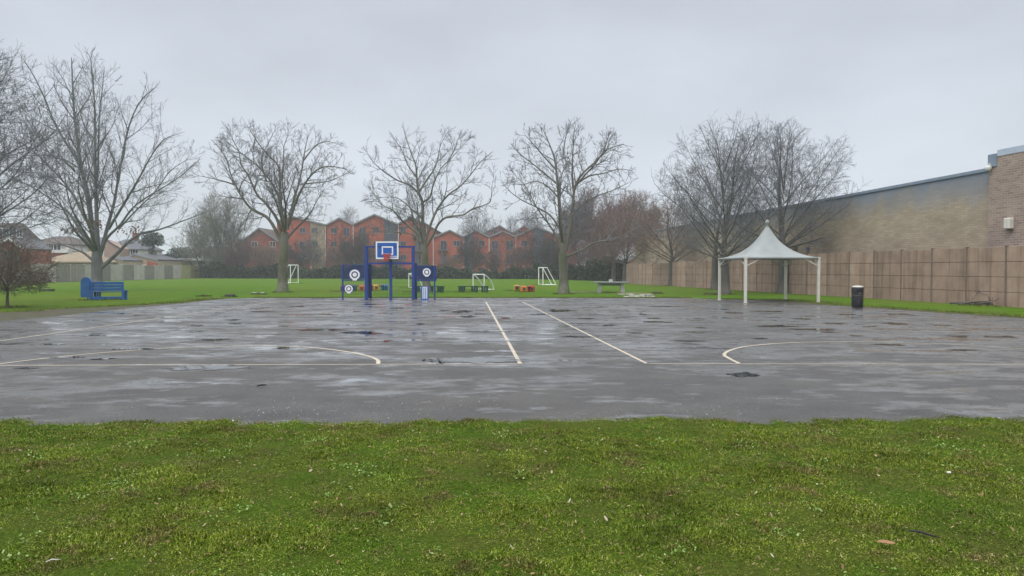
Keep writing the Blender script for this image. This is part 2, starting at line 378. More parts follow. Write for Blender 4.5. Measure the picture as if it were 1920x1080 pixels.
def blades(n, x, y, hmin, hmax, wmin, wmax, lean, flow=None):
    h = nr.uniform(hmin, hmax, n); wd = nr.uniform(wmin, wmax, n); a = nr.uniform(0, 2 * np.pi, n); q = nr.uniform(.2, 1, n) * lean
    fa = nr.uniform(0, 2 * np.pi, n)
    ax, ay = np.cos(a) * wd / 2, np.sin(a) * wd / 2
    lx, ly = np.cos(fa) * q, np.sin(fa) * q
    c = np.sqrt(np.maximum(.08, 1 - np.minimum(q, .96) ** 2))
    V = np.zeros((n, 5, 3))
    V[:, 0] = np.c_[x - ax, y - ay, np.zeros(n)]; V[:, 1] = np.c_[x + ax, y + ay, np.zeros(n)]
    V[:, 2] = np.c_[x + ax * .8 + lx * h * .42, y + ay * .8 + ly * h * .42, h * .62 * c + .002]; V[:, 3] = np.c_[x - ax * .8 + lx * h * .42, y - ay * .8 + ly * h * .42, h * .62 * c + .002]
    V[:, 4] = np.c_[x + lx * h, y + ly * h, h * .9 * c * (1 - .35 * q) + .003]
    b = np.arange(n)[:, None] * 5
    T = np.concatenate([b + np.array([[0, 1, 2]]), b + np.array([[0, 2, 3]]), b + np.array([[3, 2, 4]])])
    return V.reshape(-1, 3), T
def grass_mat(name, c0, c1, c2, dry, dryf=.25):
    k = Nt(name); g = k.geo(); rnd = g.outputs['Random Per Island']
    c = k.ramp(rnd, [(0, c0), (.5, c1), (1, c2)])
    p = k.noise(.8, 4, .6); c = k.mix(k.ramp(p, [(.36, 0.0), (.60, .8)]), c, k.ramp(rnd, [(0, (.055, .085, .005)), (1, (.26, .29, .035))]))
    p2 = k.noise(2.4, 4, .65); c = k.mix(k.ramp(p2, [(.52, 0.0), (.66, .8)]), c, k.ramp(rnd, [(0, (.06, .045, .015)), (1, (.29, .215, .09))]))
    wn = k.n('ShaderNodeTexWhiteNoise', noise_dimensions='1D'); k.l(rnd, wn.inputs['W'])
    c = k.mix(k.ramp(wn.outputs[0], [(1 - dryf, 0.0), (1 - dryf + .02, 1.0)]), c, dry)
    c = k.mix(.85, c, k.ramp(k.noise(1.5, 6, .68), [(.32, .42), (.68, 1.45)]), 'MULTIPLY')
    k.base(c); k.rough(.6); k.b.inputs['Specular IOR Level'].default_value = .06
    return k.m
M_grass = grass_mat('grass_blade', (.036, .074, .003), (.110, .180, .008), (.19, .26, .04), (.40, .36, .15), .06)
kt = Nt('turf_thatch'); kt.base(kt.mix(kt.ramp(kt.noise(1.1, 5, .6), [(.4, 0.0), (.65, 1.0)]), kt.ramp(kt.noise(26, 4, .7), [(.3, (.022, .046, .004)), (.7, (.070, .125, .010))]), kt.ramp(kt.noise(30, 4, .7), [(.3, (.035, .042, .008)), (.7, (.10, .105, .022))]))); kt.rough(.95); kt.b.inputs['Specular IOR Level'].default_value = .03; kt.bump(kt.noise(35, 4, .7), .8, .03)
m = MB(); xs3 = np.linspace(-24, 26, 700); m.add([(x, edge_near(x) + .30 * (float(vnoise(np.array(x), np.array(0.0), 2.1, 2)) - .5) + .26 * (float(vnoise(np.array(x), np.array(0.0), 6.3, 3)) - .5) - .05, .007) for x in xs3] + [(x, 1.5, .007) for x in xs3[::-1]], [tuple(range(1400))]); structure(m.build('turf', kt.m))
n = 820000
y = 3.2 + (nr.random(n) ** .85) * 4.8; x = nr.uniform(-1, 1, n) * (.76 * y + .5)
ye = 7.72 + .022 * x + .05 * np.sin(x * 1.3 + 1) + .30 * (vnoise(x, y * 0, 2.1, 2) - .5) + .26 * (vnoise(x, y * 0, 6.3, 3) - .5) + .05 * nr.standard_normal(n)
dens = .42 + .45 * vnoise(x, y, 1.6, 1) + .45 * vnoise(x, y, 5.5, 4) + .5 * (vnoise(x, y, 21, 14) - .35)
keep = (y < ye) & (nr.random(n) < dens)
x, y = x[keep], y[keep]
tuft = vnoise(x, y, 2.2, 6); V, T = blades(len(x), x, y, .018, .05, .0034, .0085, .97); V = V.reshape(-1, 5, 3); V[:, :, 2] *= (.28 + .62 * tuft * vnoise(x, y, 13, 31) * 1.6)[:, None]
o = soup('grass', V.reshape(-1, 3), T, M_grass); props(o, 'short damp grass in the foreground below the asphalt edge', 'grass')
# clover and daisy-leaf rosettes lying in the turf
def discs(n, x, y, rmin, rmax, z0, z1, tilt, k=6, asp=1.0):
    r = nr.uniform(rmin, rmax, n); tx, ty = nr.normal(0, tilt, n), nr.normal(0, tilt, n); z = nr.uniform(z0, z1, n); ph = nr.uniform(0, 6.28, n)
    V = np.zeros((n, k, 3))
    for i in range(k):
        u, v = np.cos(6.2832 * i / k) * r, np.sin(6.2832 * i / k) * r * asp
        dx, dy = u * np.cos(ph) - v * np.sin(ph), u * np.sin(ph) + v * np.cos(ph)
        V[:, i] = np.c_[x + dx, y + dy, np.maximum(.004, z + dx * tx + dy * ty)]
    return V.reshape(-1, 3), np.arange(n * k).reshape(n, k)
n = 42000; y = 3.2 + nr.random(n) * 4.4; x = nr.uniform(-1, 1, n) * (.76 * y + .4)
kp = (vnoise(x, y, 2.7, 11) * .6 + vnoise(x, y, 8, 12) * .75 > 1.0); x, y = x[kp], y[kp]
V, T = discs(len(x), x, y, .004, .0085, .012, .034, .5)
o = soup('clover', V, T, leafm('clover_leaf', [(0, (.07, .14, .015)), (.6, (.15, .25, .04)), (1, (.30, .38, .14))])); props(o, 'pale clover leaves scattered through the foreground turf', 'clover')
n = 1700; y = 3.2 + nr.random(n) * 6.0; x = nr.uniform(-1, 1, n) * (.76 * y + .4); kp = (y < 7.6) | (nr.random(n) < .03); x, y = x[kp], y[kp]
V, T = discs(len(x), x, y, .004, .017, .014, .034, .45, 6, .42)
o = soup('leaf_litter', V, T, leafm('dead_leaf', [(0, (.10, .055, .025)), (.5, (.22, .13, .06)), (.85, (.34, .24, .13)), (1, (.45, .40, .32))])); props(o, 'small brown dead leaves and bits strewn over the near grass', 'leaf litter')
n = 2000; y = 7.75 + np.abs(nr.normal(0, .9, n)); x = nr.uniform(-6.5, 6.5, n); kp = vnoise(x, y, .9, 21) > .52; x, y = x[kp], y[kp]
V, T = discs(len(x), x, y, .004, .011, .012, .016, .2, 5, .6)
o = soup('gravel', V, T, leafm('grit', [(0, (.12, .11, .09)), (.6, (.33, .30, .25)), (1, (.55, .52, .46))])); props(o, 'loose pale grit on the asphalt beside the near grass edge', 'grit')
# rough grass along the far and side edges of the asphalt and round tree feet
def verge(n, fx, hmin, hmax, wd):
    P = np.array([fx() for _ in range(n)]); return blades(n, P[:, 0], P[:, 1], hmin, hmax, wd * .6, wd, .7)
re_ = random.Random(8)
def v_far():
    x = re_.uniform(-15, 10.4); return x, far_edge(x) + .10 + abs(re_.gauss(0, .45))
def v_left():
    y = re_.uniform(23, 40.5); return LEFT(y) - wl(y) * re_.uniform(.75, 1) - abs(re_.gauss(0, .7)), y
def v_right():
    y = re_.uniform(24, 39.5); return right_edge(y) + .35 + (.8 if 34 < y < 38.6 else 0) + abs(re_.gauss(0, .7)), y
parts = [verge(16000, v_far, .03, .085, .02), verge(7000, v_left, .03, .08, .018), verge(9000, v_right, .03, .085, .018)]
Vs = []; Ts = []; b = 0
for V, T in parts: Vs.append(V); Ts.append(T + b); b += len(V)
o = soup('rough_grass', np.concatenate(Vs), np.concatenate(Ts), grass_mat('verge_blade', (.06, .11, .016), (.10, .165, .022), (.14, .20, .035), (.2, .17, .08), .06)); props(o, 'longer rough grass fringing the far edges of the asphalt', 'rough grass')
# ================================================================ TREES
def tubes(name, lines, mat, parent):
    """lines: (points, radii, sides); one mesh of tapered tubes"""
    groups = {}
    for p, r, s in lines:
        if len(p) >= 2: groups.setdefault((len(p), s), []).append((p, r))
    VV = []; FF = []; base = 0
    for (n, s), L in groups.items():
        P = np.array([[tuple(q) for q in p] for p, r in L], dtype=np.float64); Rd = np.array([r for p, r in L]); m = len(L)
        T = np.gradient(P, axis=1) if n > 2 else np.repeat(P[:, 1:] - P[:, :1], 2, axis=1)
        T /= np.linalg.norm(T, axis=2, keepdims=True) + 1e-9
        D = np.abs(P[:, -1] - P[:, 0]); ref = np.eye(3)[np.argmin(D, axis=1)][:, None, :]
        U = np.cross(T, np.broadcast_to(ref, T.shape)); U /= np.linalg.norm(U, axis=2, keepdims=True) + 1e-9
        W = np.cross(T, U)
        a = np.arange(s) * 2 * np.pi / s
        V = P[:, :, None, :] + Rd[:, :, None, None] * (U[:, :, None, :] * np.cos(a)[None, None, :, None] + W[:, :, None, :] * np.sin(a)[None, None, :, None])
        VV.append(V.reshape(-1, 3))
        i = np.arange(n - 1)[:, None]; k = np.arange(s)[None, :]
        q = np.stack([i * s + k, i * s + (k + 1) % s, (i + 1) * s + (k + 1) % s, (i + 1) * s + k], axis=-1).reshape(-1, 4)
        FF.append((np.arange(m)[:, None, None] * n * s + q[None] + base).reshape(-1, 4)); base += m * n * s
    V = np.concatenate(VV); Q = np.concatenate(FF)
    me = bpy.data.meshes.new(name); me.vertices.add(len(V)); me.vertices.foreach_set('co', V.astype(np.float32).ravel())
    me.loops.add(len(Q) * 4); me.loops.foreach_set('vertex_index', Q.astype(np.int32).ravel())
    me.polygons.add(len(Q)); me.polygons.foreach_set('loop_start', np.arange(0, len(Q) * 4, 4, dtype=np.int32))
    me.polygons.foreach_set('use_smooth', np.ones(len(Q), dtype=bool)); me.update(calc_edges=True)
    return link(name, me, mat, parent)

class Cfg:
    def __init__(s, **k):
        s.kpm = [1.5, 2.2, 3.2, 4.5]; s.ratio = [.45, .5, .5, .5]; s.lmax = [9, 3.6, 1.8, .9]; s.lmin = [.6, .5, .3, .2]; s.ang = [48, 45, 42, 40]
        s.wig = [.12, .16, .18, .2]; s.up = [.05, .05, .05, .03]; s.seg = [.8, .5, .35, .25]; s.maxlev = 3; s.rmin = .009; s.t0 = [.2, .12, .12, .1]; s.endfan = 3; s.cap = 14000; s.thick = 1.0; s.tip = None
        s.__dict__.update(k)

class Grower:
    def __init__(s, seed, cfg, env=None): s.r = random.Random(seed); s.c = cfg; s.env = env; s.trunk = []; s.crown = []
    def rv(s):
        r = s.r; return Vector((r.gauss(0, 1), r.gauss(0, 1), r.gauss(0, 1)))
    def put(s, pts, rad, lev):
        (s.trunk if lev == 0 else s.crown).append((pts, rad, 8 if lev == 0 else (5 if rad[0] > .05 else 3)))
    def shoot(s, p, d, length, r0, lev):
        c = s.c
        if len(s.crown) > c.cap: return
        L = min(lev, 3); n = max(2, min(9, int(length / c.seg[L]))); st = length / n; d = d.normalized(); pts = [p]; rad = [r0]
        rend = max(c.rmin * (.7 if lev >= c.maxlev else 1), r0 * .25)
        for i in range(n):
            d = (d + s.rv() * c.wig[L] + Vector((0, 0, c.up[L]))).normalized(); p = p + d * st
            if s.env and not s.env(p, s.r.random()):
                if len(pts) < 2: return
                break
            pts.append(p); rad.append(r0 + (rend - r0) * ((i + 1) / n) ** .8)
        if len(pts) < 2: return
        s.put(pts, rad, lev); s.kids(pts, rad, lev)
    def kids(s, pts, rad, lev, ext=1.0):
        c = s.c
        if lev >= c.maxlev: return
        seg = [(b - a).length for a, b in zip(pts, pts[1:])]; tot = sum(seg); L = min(lev, 3)
        nk = max(1, int(tot * c.kpm[L] * s.r.uniform(.8, 1.2) * ext)); ph = s.r.uniform(0, 6.28)
        for k in range(nk):
            t = c.t0[L] + (1 - c.t0[L]) * (k + s.r.random()) / nk; q = t * tot; i = 0
            while i < len(seg) - 1 and q > seg[i]: q -= seg[i]; i += 1
            f = min(1, q / max(1e-6, seg[i])); p = pts[i].lerp(pts[i + 1], f); r = rad[i] + (rad[i + 1] - rad[i]) * f
            d = (pts[i + 1] - pts[i]).normalized(); ph += 2.4 + s.r.uniform(-.5, .5)
            u = d.cross(Vector((.3, .9, .2))).normalized(); v = d.cross(u)
            a = R(c.ang[L] * s.r.uniform(.65, 1.35)); cd_ = d * math.cos(a) + (u * math.cos(ph) + v * math.sin(ph)) * math.sin(a)
            ln = min(c.lmax[min(L + 1, 3)], max(c.lmin[L], tot * c.ratio[L] * (1.15 - .65 * t) * s.r.uniform(.6, 1.35)))
            s.shoot(p, cd_, ln, max(c.rmin, min(r * .62, .012 + ln * .014) * c.thick), lev + 1)
        d = (pts[-1] - pts[-2]).normalized()
        for k in range(c.endfan):
            cd_ = (d + s.rv() * .28).normalized(); ln = min(c.lmax[min(L + 1, 3)], max(c.lmin[L], tot * c.ratio[L] * s.r.uniform(.5, 1)))
            s.shoot(pts[-1], cd_, ln, max(c.rmin, rad[-1] * .8), lev + 1)
    def limb(s, pts, r0, r1, jit=0.0, ext=1.0):
        o = []; n = len(pts)
        for i in range(n - 1):                  # resample smoothly
            p0, p1, p2, p3 = pts[max(i - 1, 0)], pts[i], pts[i + 1], pts[min(i + 2, n - 1)]
            for j in range(3):
                t = j / 3; o.append(.5 * ((2 * p1) + (p2 - p0) * t + (2 * p0 - 5 * p1 + 4 * p2 - p3) * t * t + (3 * p1 - p0 - 3 * p2 + p3) * t ** 3))
        o.append(pts[-1]); m = len(o)
        for i in range(2, m): o[i] = o[i] + s.rv() * jit
        rad = [r0 + (r1 - r0) * (i / (m - 1)) ** .75 for i in range(m)]
        s.trunk.append((o, rad, 8)); s.kids(o, rad, 0, ext)
def finish(name, label, base, gw, mb, mt, group, cat='tree'):
    t = thing(name, label, cat, base, 0, group); b = Vector(base)
    loc = lambda L: [([p - b for p in pts], r, s_) for pts, r, s_ in L]
    tubes('trunk', loc(gw.trunk), mb, t)
    if gw.crown: tubes('crown', loc(gw.crown), mt, t)
    return t
def flare(r, h=1.1, k=1.6):                       # trunk foot
    return [r * (1 + (k - 1) * max(0, 1 - z / h) ** 2.2) for z in (0, .15, .35, .7, 1.1)]
def envpx(boxes, Y):
    boxes = [(a, b, rx * 1.07, rz * 1.07) for a, b, rx, rz in boxes]                              # crown limits: ellipsoids given by their outline at the tree's distance
    E = [(X(a, Y), Z(b, Y), rx / F * Y, rz / F * Y) for a, b, rx, rz in boxes]
    def f(p, rnd):
        for cx, cz, rx, rz in E:
            q = ((p.x - cx) / rx) ** 2 + ((p.y - Y) / (rx * .95)) ** 2 + ((p.z - cz) / rz) ** 2
            if q < .80 + .42 * rnd: return True
        return False
    return f
def traced(name, label, bx, by, trunk, tr, limbs, boxes, seed, cfg, mb, mt, group, Y=None, extra=0):
    base = gp(bx, by); Y = Y or base.y; base = Vector((X(bx, Y), Y, 0)); gw = Grower(seed, cfg, envpx(boxes, Y)); pm = F / Y
    tp = [Vector((base.x, Y, -.1))] + [pt(a, b, Y) for a, b in trunk]
    z0 = [base + Vector((0, 0, z)) for z in (0, .15, .35, .7, 1.1)]
    rr = flare(tr)
    body = z0 + [p for p in tp[1:] if p.z > 1.5]; rad = rr + [tr * (1 - .22 * i / max(1, len(body) - 6)) for i in range(len(body) - 5)]
    body = [body[0] - Vector((0, 0, .15))] + body; rad = [rad[0] * 1.05] + rad
    gw.trunk.append((body, rad, 14))
    for i, (pxs, w0, dep) in enumerate(limbs):
        P = []; acc = 0
        for j, (a, b) in enumerate(pxs):
            if j: acc += math.hypot(a - pxs[j - 1][0], b - pxs[j - 1][1]) / pm
            P.append(pt(a, b, Y + dep * acc))
        gw.limb(P, w0 * .43 / pm, max(.014, w0 / 2 / pm * .12))
    rr_ = random.Random(seed + 1)
    top = body[-1]
    for k in range(extra):                        # limbs that come towards or go away from the viewer
        a = rr_.choice((R(90), R(-90))) + rr_.uniform(-.6, .6); el = rr_.uniform(.5, 1.15); L = rr_.uniform(.35, .6) * 2 * max(b[2] for b in boxes) / pm
        d = Vector((math.cos(a) * math.cos(el), math.sin(a) * math.cos(el), math.sin(el))); p = top - Vector((0, 0, rr_.uniform(0, .8))); P = [p]
        for q in range(5): d = (d + Vector((rr_.gauss(0, .12), rr_.gauss(0, .12), .10))).normalized(); p = p + d * L / 5; P.append(p)
        gw.limb(P, tr * .34, .02)
    return finish(name, label, base, gw, mb, mt, group)
def generic(name, label, bx, by, Y, H, hb, tr, rx, nl, seed, cfg, mb, mt, group, ang=(62, 18), zc=.58, cat='tree', base=None, leaders=1, lean=0.0, env=True, rz=None):
    base = base or Vector((X(bx, Y), Y, 0)); r = random.Random(seed)
    rz = rz or H * (1 - zc) * 1.03; c = base + Vector((0, 0, H * zc))
    def f(p, rnd):
        q = ((p.x - c.x) / rx) ** 2 + ((p.y - c.y) / rx) ** 2 + ((p.z - c.z) / (rz if p.z > c.z else (H * zc - hb * .5))) ** 2
        return q < .78 + .45 * rnd
    gw = Grower(seed, cfg, f if env else None)
    P = [base + Vector((0, 0, z)) for z in (-.1, .15, .35, .7, 1.1) if z < hb * .8]; rad = flare(tr, k=1.45)[:len(P)]
    P.append(base + Vector((r.gauss(0, .05), r.gauss(0, .05), hb))); rad.append(tr * .88)
    gw.trunk.append((P, rad, 12)); top = P[-1]
    for L in range(leaders):
        d = Vector((r.gauss(0, .12) + lean, r.gauss(0, .12), 1)) + (Vector((math.cos(6.28 * L / leaders + seed), math.sin(6.28 * L / leaders + seed), 0)) * .32 if leaders > 1 else Vector()); d.normalize()
        p = top; Q = [p]; n = 7; st = (H * .93 - hb) / n
        for i in range(n): d = (d + Vector((r.gauss(0, .07), r.gauss(0, .07), .06))).normalized(); p = p + d * st; Q.append(p)
        gw.limb(Q, tr * (.62 if leaders == 1 else .5), .016)
    for i in range(nl):
        t = (i + r.random()) / nl; z = hb * .9 + (H * .72 - hb) * t * t if leaders == 1 else hb * (.86 + .14 * r.random())
        a = i * 2.4 + r.uniform(-.4, .4); el = R(90 - (ang[0] + (ang[1] - ang[0]) * (t if leaders == 1 else r.random()) + r.uniform(-7, 7)))
        d = Vector((math.cos(a) * math.cos(el), math.sin(a) * math.cos(el), math.sin(el))); L = rx * r.uniform(.85, 1.2) * (1.15 - .15 * t)
        p = base + Vector((0, 0, z)); Q = [p]
        for q in range(8):
            d = (d + Vector((r.gauss(0, .10), r.gauss(0, .10), cfg.up[0]))).normalized(); p = p + d * L / 6
            if q > 1 and env and not f(p, .35): break
            Q.append(p)
        gw.limb(Q, tr * r.uniform(.16, .27) * (1.1 - .5 * t), .012)
    return finish(name, label, base, gw, mb, mt, group, cat)

M_bark = bark('grey_bark', (.105, .106, .106), (.21, .21, .205))
M_bark2 = bark('mossy_bark', (.095, .09, .072), (.215, .203, .168), (.085, .105, .04), 4.5)
M_barkm = bark('brown_bark', (.075, .07, .063), (.16, .148, .13))
M_barkd = bark('dark_bark', (.06, .054, .046), (.135, .12, .10))
M_tw = twig('grey_twigs', (.165, .168, .178)); M_tw2 = twig('brown_twigs', (.17, .157, .15)); M_twr = twig('russet_twigs', (.19, .13, .105)); M_twg = twig('olive_twigs', (.165, .16, .125)); M_twd = twig('dark_twigs', (.075, .062, .06)); M_twm = twig('maroon_twigs', (.155, .098, .092))
BIG = Cfg(kpm=[1.6, 2.6, 3.8], ratio=[.30, .45, .5], lmax=[9, 3.4, 1.7, .9], ang=[40, 42, 40], up=[.06, .09, .08, .05], rmin=.0075, cap=32000)
G1 = 'large bare trees along the back of the playground'
traced('bare_tree', 'tallest bare tree, broad spreading crown, behind the blue bench', 182, 546, [(182, 520), (182, 495), (181, 470)], .40, [
 ([(181, 480), (172, 420), (166, 370), (156, 330), (149, 290), (140, 220), (137, 175), (135, 130), (134, 108)], 13, .10),
 ([(184, 480), (181, 400), (179, 330), (178, 245), (177, 190), (170, 110)], 11, -.12),
 ([(181, 340), (184, 310), (186, 222), (192, 165), (196, 125)], 6, .18),
 ([(188, 478), (203, 420), (214, 380), (222, 333), (237, 255), (252, 210), (270, 182), (288, 168)], 9, .15),
 ([(190, 472), (200, 447), (225, 422), (247, 392), (275, 370), (332, 335), (375, 298)], 8, -.25),
 ([(186, 505), (215, 480), (240, 455), (265, 438), (300, 430), (338, 416), (375, 402)], 10, .12),
 ([(178, 492), (158, 475), (140, 467), (110, 457), (84, 451)], 7, -.2),
 ([(176, 470), (150, 432), (132, 402), (105, 380), (62, 352), (18, 330)], 9, .22),
 ([(175, 455), (165, 380), (150, 312), (122, 265), (100, 225), (82, 180), (62, 140), (47, 116)], 9, -.15),
 ([(160, 410), (135, 362), (105, 325), (70, 290), (30, 262), (2, 250)], 7, .3),
 ([(203, 430), (235, 378), (262, 332), (282, 295), (307, 262), (333, 252)], 7, -.2),
 ([(222, 430), (250, 400), (290, 360), (320, 320), (350, 300)], 5, .3),
 ([(140, 320), (118, 300), (95, 290), (60, 240), (40, 200)], 5, -.3)],
 [(165, 308, 192, 190), (190, 400, 182, 76)], 11, BIG, M_bark, M_tw, G1, 54, 3)
MID = Cfg(kpm=[2.0, 2.9, 4.2], ratio=[.26, .42, .45], lmax=[8, 2.1, 1.0, .55], ang=[46, 46, 48], up=[.05, .08, .06, .04], wig=[.14, .2, .24, .26], rmin=.0095, cap=26000, thick=1.25)
traced('bare_tree', 'bare tree with a thick forked grey trunk, left of the targets', 530, 548, [(530, 520), (531, 490), (533, 460), (534, 435)], .33, [
 ([(530, 462), (515, 428), (500, 407), (477, 395), (465, 385), (452, 367), (442, 347), (432, 325), (426, 302), (412, 278), (396, 262)], 9, .15),
 ([(442, 347), (420, 340), (396, 334), (375, 330)], 4, -.3),
 ([(528, 440), (520, 412), (500, 383), (482, 365), (466, 330), (452, 308), (448, 284), (436, 262)], 8, -.2),
 ([(531, 425), (525, 380), (515, 352), (500, 330), (482, 310), (456, 290), (420, 262), (404, 258)], 7, .2),
 ([(533, 430), (527, 390), (525, 350), (525, 325), (518, 305), (500, 288), (482, 265), (468, 242)], 9, -.1),
 ([(525, 345), (530, 320), (532, 290), (533, 272), (542, 250)], 5, .2),
 ([(538, 430), (547, 395), (552, 370), (560, 345), (567, 312), (572, 280), (577, 258)], 9, .12),
 ([(546, 405), (556, 375), (570, 347), (590, 322), (612, 312), (640, 315), (652, 320)], 7, -.2),
 ([(566, 345), (588, 343), (615, 340), (640, 330)], 4, .3),
 ([(536, 430), (546, 414), (566, 408), (586, 412), (606, 414)], 3, -.2),
 ([(500, 340), (490, 300), (505, 265), (515, 245)], 4, .3), ([(570, 300), (590, 275), (610, 265), (625, 268)], 4, .2)],
 [(515, 330, 140, 100), (470, 300, 100, 60), (590, 300, 62, 55), (530, 420, 80, 40)], 23, MID, M_bark2, M_tw, G1, None, 4)
traced('bare_tree', 'bare tree with curving limbs, behind the round target panel on the right', 800, 546, [(799, 520), (797, 490), (796, 465), (795, 450)], .235, [
 ([(796, 460), (793, 420), (792, 380), (785, 362), (782, 340), (780, 312), (775, 297), (767, 275), (760, 255)], 9, .08),
 ([(787, 365), (770, 348), (745, 338), (720, 322), (702, 306), (690, 290)], 5, -.2),
 ([(787, 358), (800, 338), (815, 315), (822, 292), (826, 272), (838, 250)], 5, .2),
 ([(792, 380), (806, 370), (811, 352), (825, 318), (845, 298), (872, 268)], 5, -.15),
 ([(797, 450), (806, 425), (820, 392), (840, 366), (862, 350), (882, 328), (900, 305), (924, 284)], 7, .2),
 ([(799, 462), (812, 440), (822, 420), (838, 407), (868, 403), (885, 392), (915, 382), (921, 370), (922, 350)], 7, -.2),
 ([(793, 458), (780, 436), (752, 412), (738, 395), (716, 384), (705, 368), (690, 350)], 6, .25),
 ([(790, 408), (776, 396), (756, 378), (740, 370), (715, 370)], 4, -.25),
 ([(790, 455), (770, 438), (735, 436), (700, 434), (676, 438)], 4, .1),
 ([(780, 330), (765, 310), (755, 285), (745, 268)], 4, .3), ([(842, 300), (852, 280), (858, 262)], 3, .3)],
 [(805, 322, 125, 82), (730, 300, 50, 50), (880, 300, 55, 45), (790, 400, 135, 50), (915, 365, 38, 42), (690, 350, 30, 40)], 37, MID, M_bark2, M_tw, G1, 50.5, 3)
traced('bare_tree', 'bare tree with a long low right-hand limb, beside the grey table', 1057, 551, [(1057, 520), (1056, 495), (1055, 475), (1054, 455)], .30, [
 ([(1054, 470), (1051, 420), (1048, 370), (1044, 330), (1040, 298), (1030, 270), (1018, 242)], 11, .08),
 ([(1060, 470), (1068, 430), (1074, 390), (1077, 355), (1090, 328), (1118, 302), (1140, 280), (1170, 270)], 10, -.12),
 ([(1076, 360), (1073, 330), (1074, 290), (1076, 250), (1080, 232)], 6, .2),
 ([(1079, 350), (1095, 330), (1118, 305), (1135, 275), (1142, 246)], 5, -.3),
 ([(1050, 430), (1032, 404), (1005, 388), (978, 375), (955, 358), (942, 342)], 5, .2),
 ([(1048, 372), (1030, 352), (1008, 340), (985, 345), (966, 346)], 4, -.2),
 ([(1045, 345), (1022, 326), (1000, 308), (976, 290), (958, 270)], 5, .25),
 ([(1043, 318), (1020, 294), (1000, 270), (985, 254)], 4, -.25),
 ([(1079, 346), (1105, 330), (1132, 325), (1160, 317), (1184, 320)], 5, .2),
 ([(1072, 405), (1092, 384), (1118, 368), (1146, 358), (1180, 342)], 5, -.15),
 ([(1063, 480), (1070, 478), (1092, 469), (1108, 458), (1130, 452), (1150, 450), (1170, 440), (1190, 430)], 6, -.1),
 ([(1055, 455), (1066, 448), (1078, 440), (1084, 428)], 4, -.3), ([(1052, 480), (1042, 456), (1030, 446), (1020, 440)], 4, -.3), ([(1056, 290), (1060, 260), (1068, 235)], 4, .2)],
 [(1062, 318, 122, 90), (1060, 380, 125, 62), (1110, 440, 95, 40)], 41, MID, M_bark2, M_tw, G1, None, 3)
LIME = Cfg(kpm=[2.6, 3.0, 3.8], ratio=[.34, .45, .5], lmax=[9, 2.8, 1.4, .8], ang=[48, 50, 46], up=[.05, .03, .02, .02], rmin=.0062, cap=34000, thick=.8)
G2 = 'bare trees in front of the concrete wall'
def BB(px, py): return gp(px, py)
b = BB(1357, 552); generic('bare_tree', 'round-crowned bare tree with one trunk just left of the shelter', 0, 0, b.y, 11.6, 2.5, .34, 4.9, 24, 51, LIME, M_barkm, M_tw, G2, base=b, ang=(78, 15))
b = BB(1340, 543); generic('bare_tree', 'slimmer bare tree against the wall, behind the shelter\'s left post', 0, 0, b.y, 10.4, 2.8, .28, 5.2, 16, 52, LIME, M_barkm, M_tw, G2, base=b, ang=(70, 15))
b = BB(1468, 550); generic('bare_tree', 'bare tree with a fanned crown rising behind the shelter\'s peak', 0, 0, b.y, 11.7, 3.4, .33, 5.4, 24, 53, LIME, M_barkm, M_tw, G2, base=b, ang=(80, 18))
SM = Cfg(kpm=[2.8, 3.2, 4.0], ratio=[.4, .48, .5], lmax=[7, 2.4, 1.2, .7], ang=[45, 45, 42], up=[.02, .03, .03, .02], rmin=.009, cap=22000)
b = BB(1259, 536.5); generic('bare_tree', 'small umbrella-shaped russet tree alone before the wall', 0, 0, b.y, 8.6, 2.5, .27, 5.0, 16, 54, SM, M_barkd, M_twr, G2, base=b, ang=(72, 30))
b = BB(1172, 531); generic('bare_tree', 'low russet tree nearest the end of the wall, behind the grey table', 0, 0, b.y, 9.2, 2.4, .30, 4.6, 14, 55, SM, M_barkd, M_twr, G2, base=b, ang=(66, 25))
b = BB(1150, 529); generic('bare_tree', 'dark russet tree leaning left at the hedge end by the wall corner', 0, 0, b.y, 10.0, 2.6, .26, 4.4, 14, 56, SM, M_barkd, M_twm, G2, base=b, ang=(66, 25), lean=-.15)
# far edge of the field
FAR = Cfg(kpm=[2.6, 3.0, 3.4], ratio=[.42, .5, .5], lmax=[9, 3.4, 1.8, 1.0], ang=[38, 42, 42], up=[.06, .06, .05, .03], rmin=.013, cap=13000)
G3 = 'bare trees beyond the hedge'
for i, (px, Y, H, rx, mt, lab) in enumerate([
 (1105, 118, 15.5, 5.5, M_twm, 'reddish bare tree beyond the hedge, right of the tree with the low limb'),
 (1150, 122, 16.0, 5.5, M_twm, 'reddish bare tree beyond the hedge, above the grey table'),
 (1195, 116, 14.6, 5.2, M_twr, 'reddish bare tree beyond the hedge, above the end of the concrete wall'),
 (1085, 126, 13.5, 4.6, M_tw2, 'thin bare tree at the right corner of the red brick flats'),
 (1225, 112, 11.5, 4.6, M_twr, 'lower russet bare tree behind the concrete wall'),
 (985, 175, 17, 6, M_tw, 'pale bare tree rising behind the right red gables'),
 (900, 172, 17.5, 6, M_tw, 'pale bare tree rising behind the valley between the two red blocks'),
 (649, 185, 20, 5.5, M_tw, 'small pale tree top peeping over the left red gables')]):
    generic('bare_tree', lab, px, 0, Y, H, 3, .25, rx, 12, 70 + i, FAR, M_barkd, mt, G3, ang=(50, 15))
BUSHY = Cfg(kpm=[1.9, 2.4, 3.0], ratio=[.4, .5, .5], lmax=[9, 3.2, 1.6, .9], ang=[32, 36, 40], up=[.05, .05, .04, .03], rmin=.012, cap=26000)
generic('bushy_tree', 'olive-grey multi-stemmed bare tree behind the far end of the left fence', 415, 0, 134, 16.2, 2.5, .3, 7.6, 9, 81, BUSHY, M_barkd, M_twg, 'bare trees beyond the hedge', leaders=5, ang=(60, 20), zc=.5)
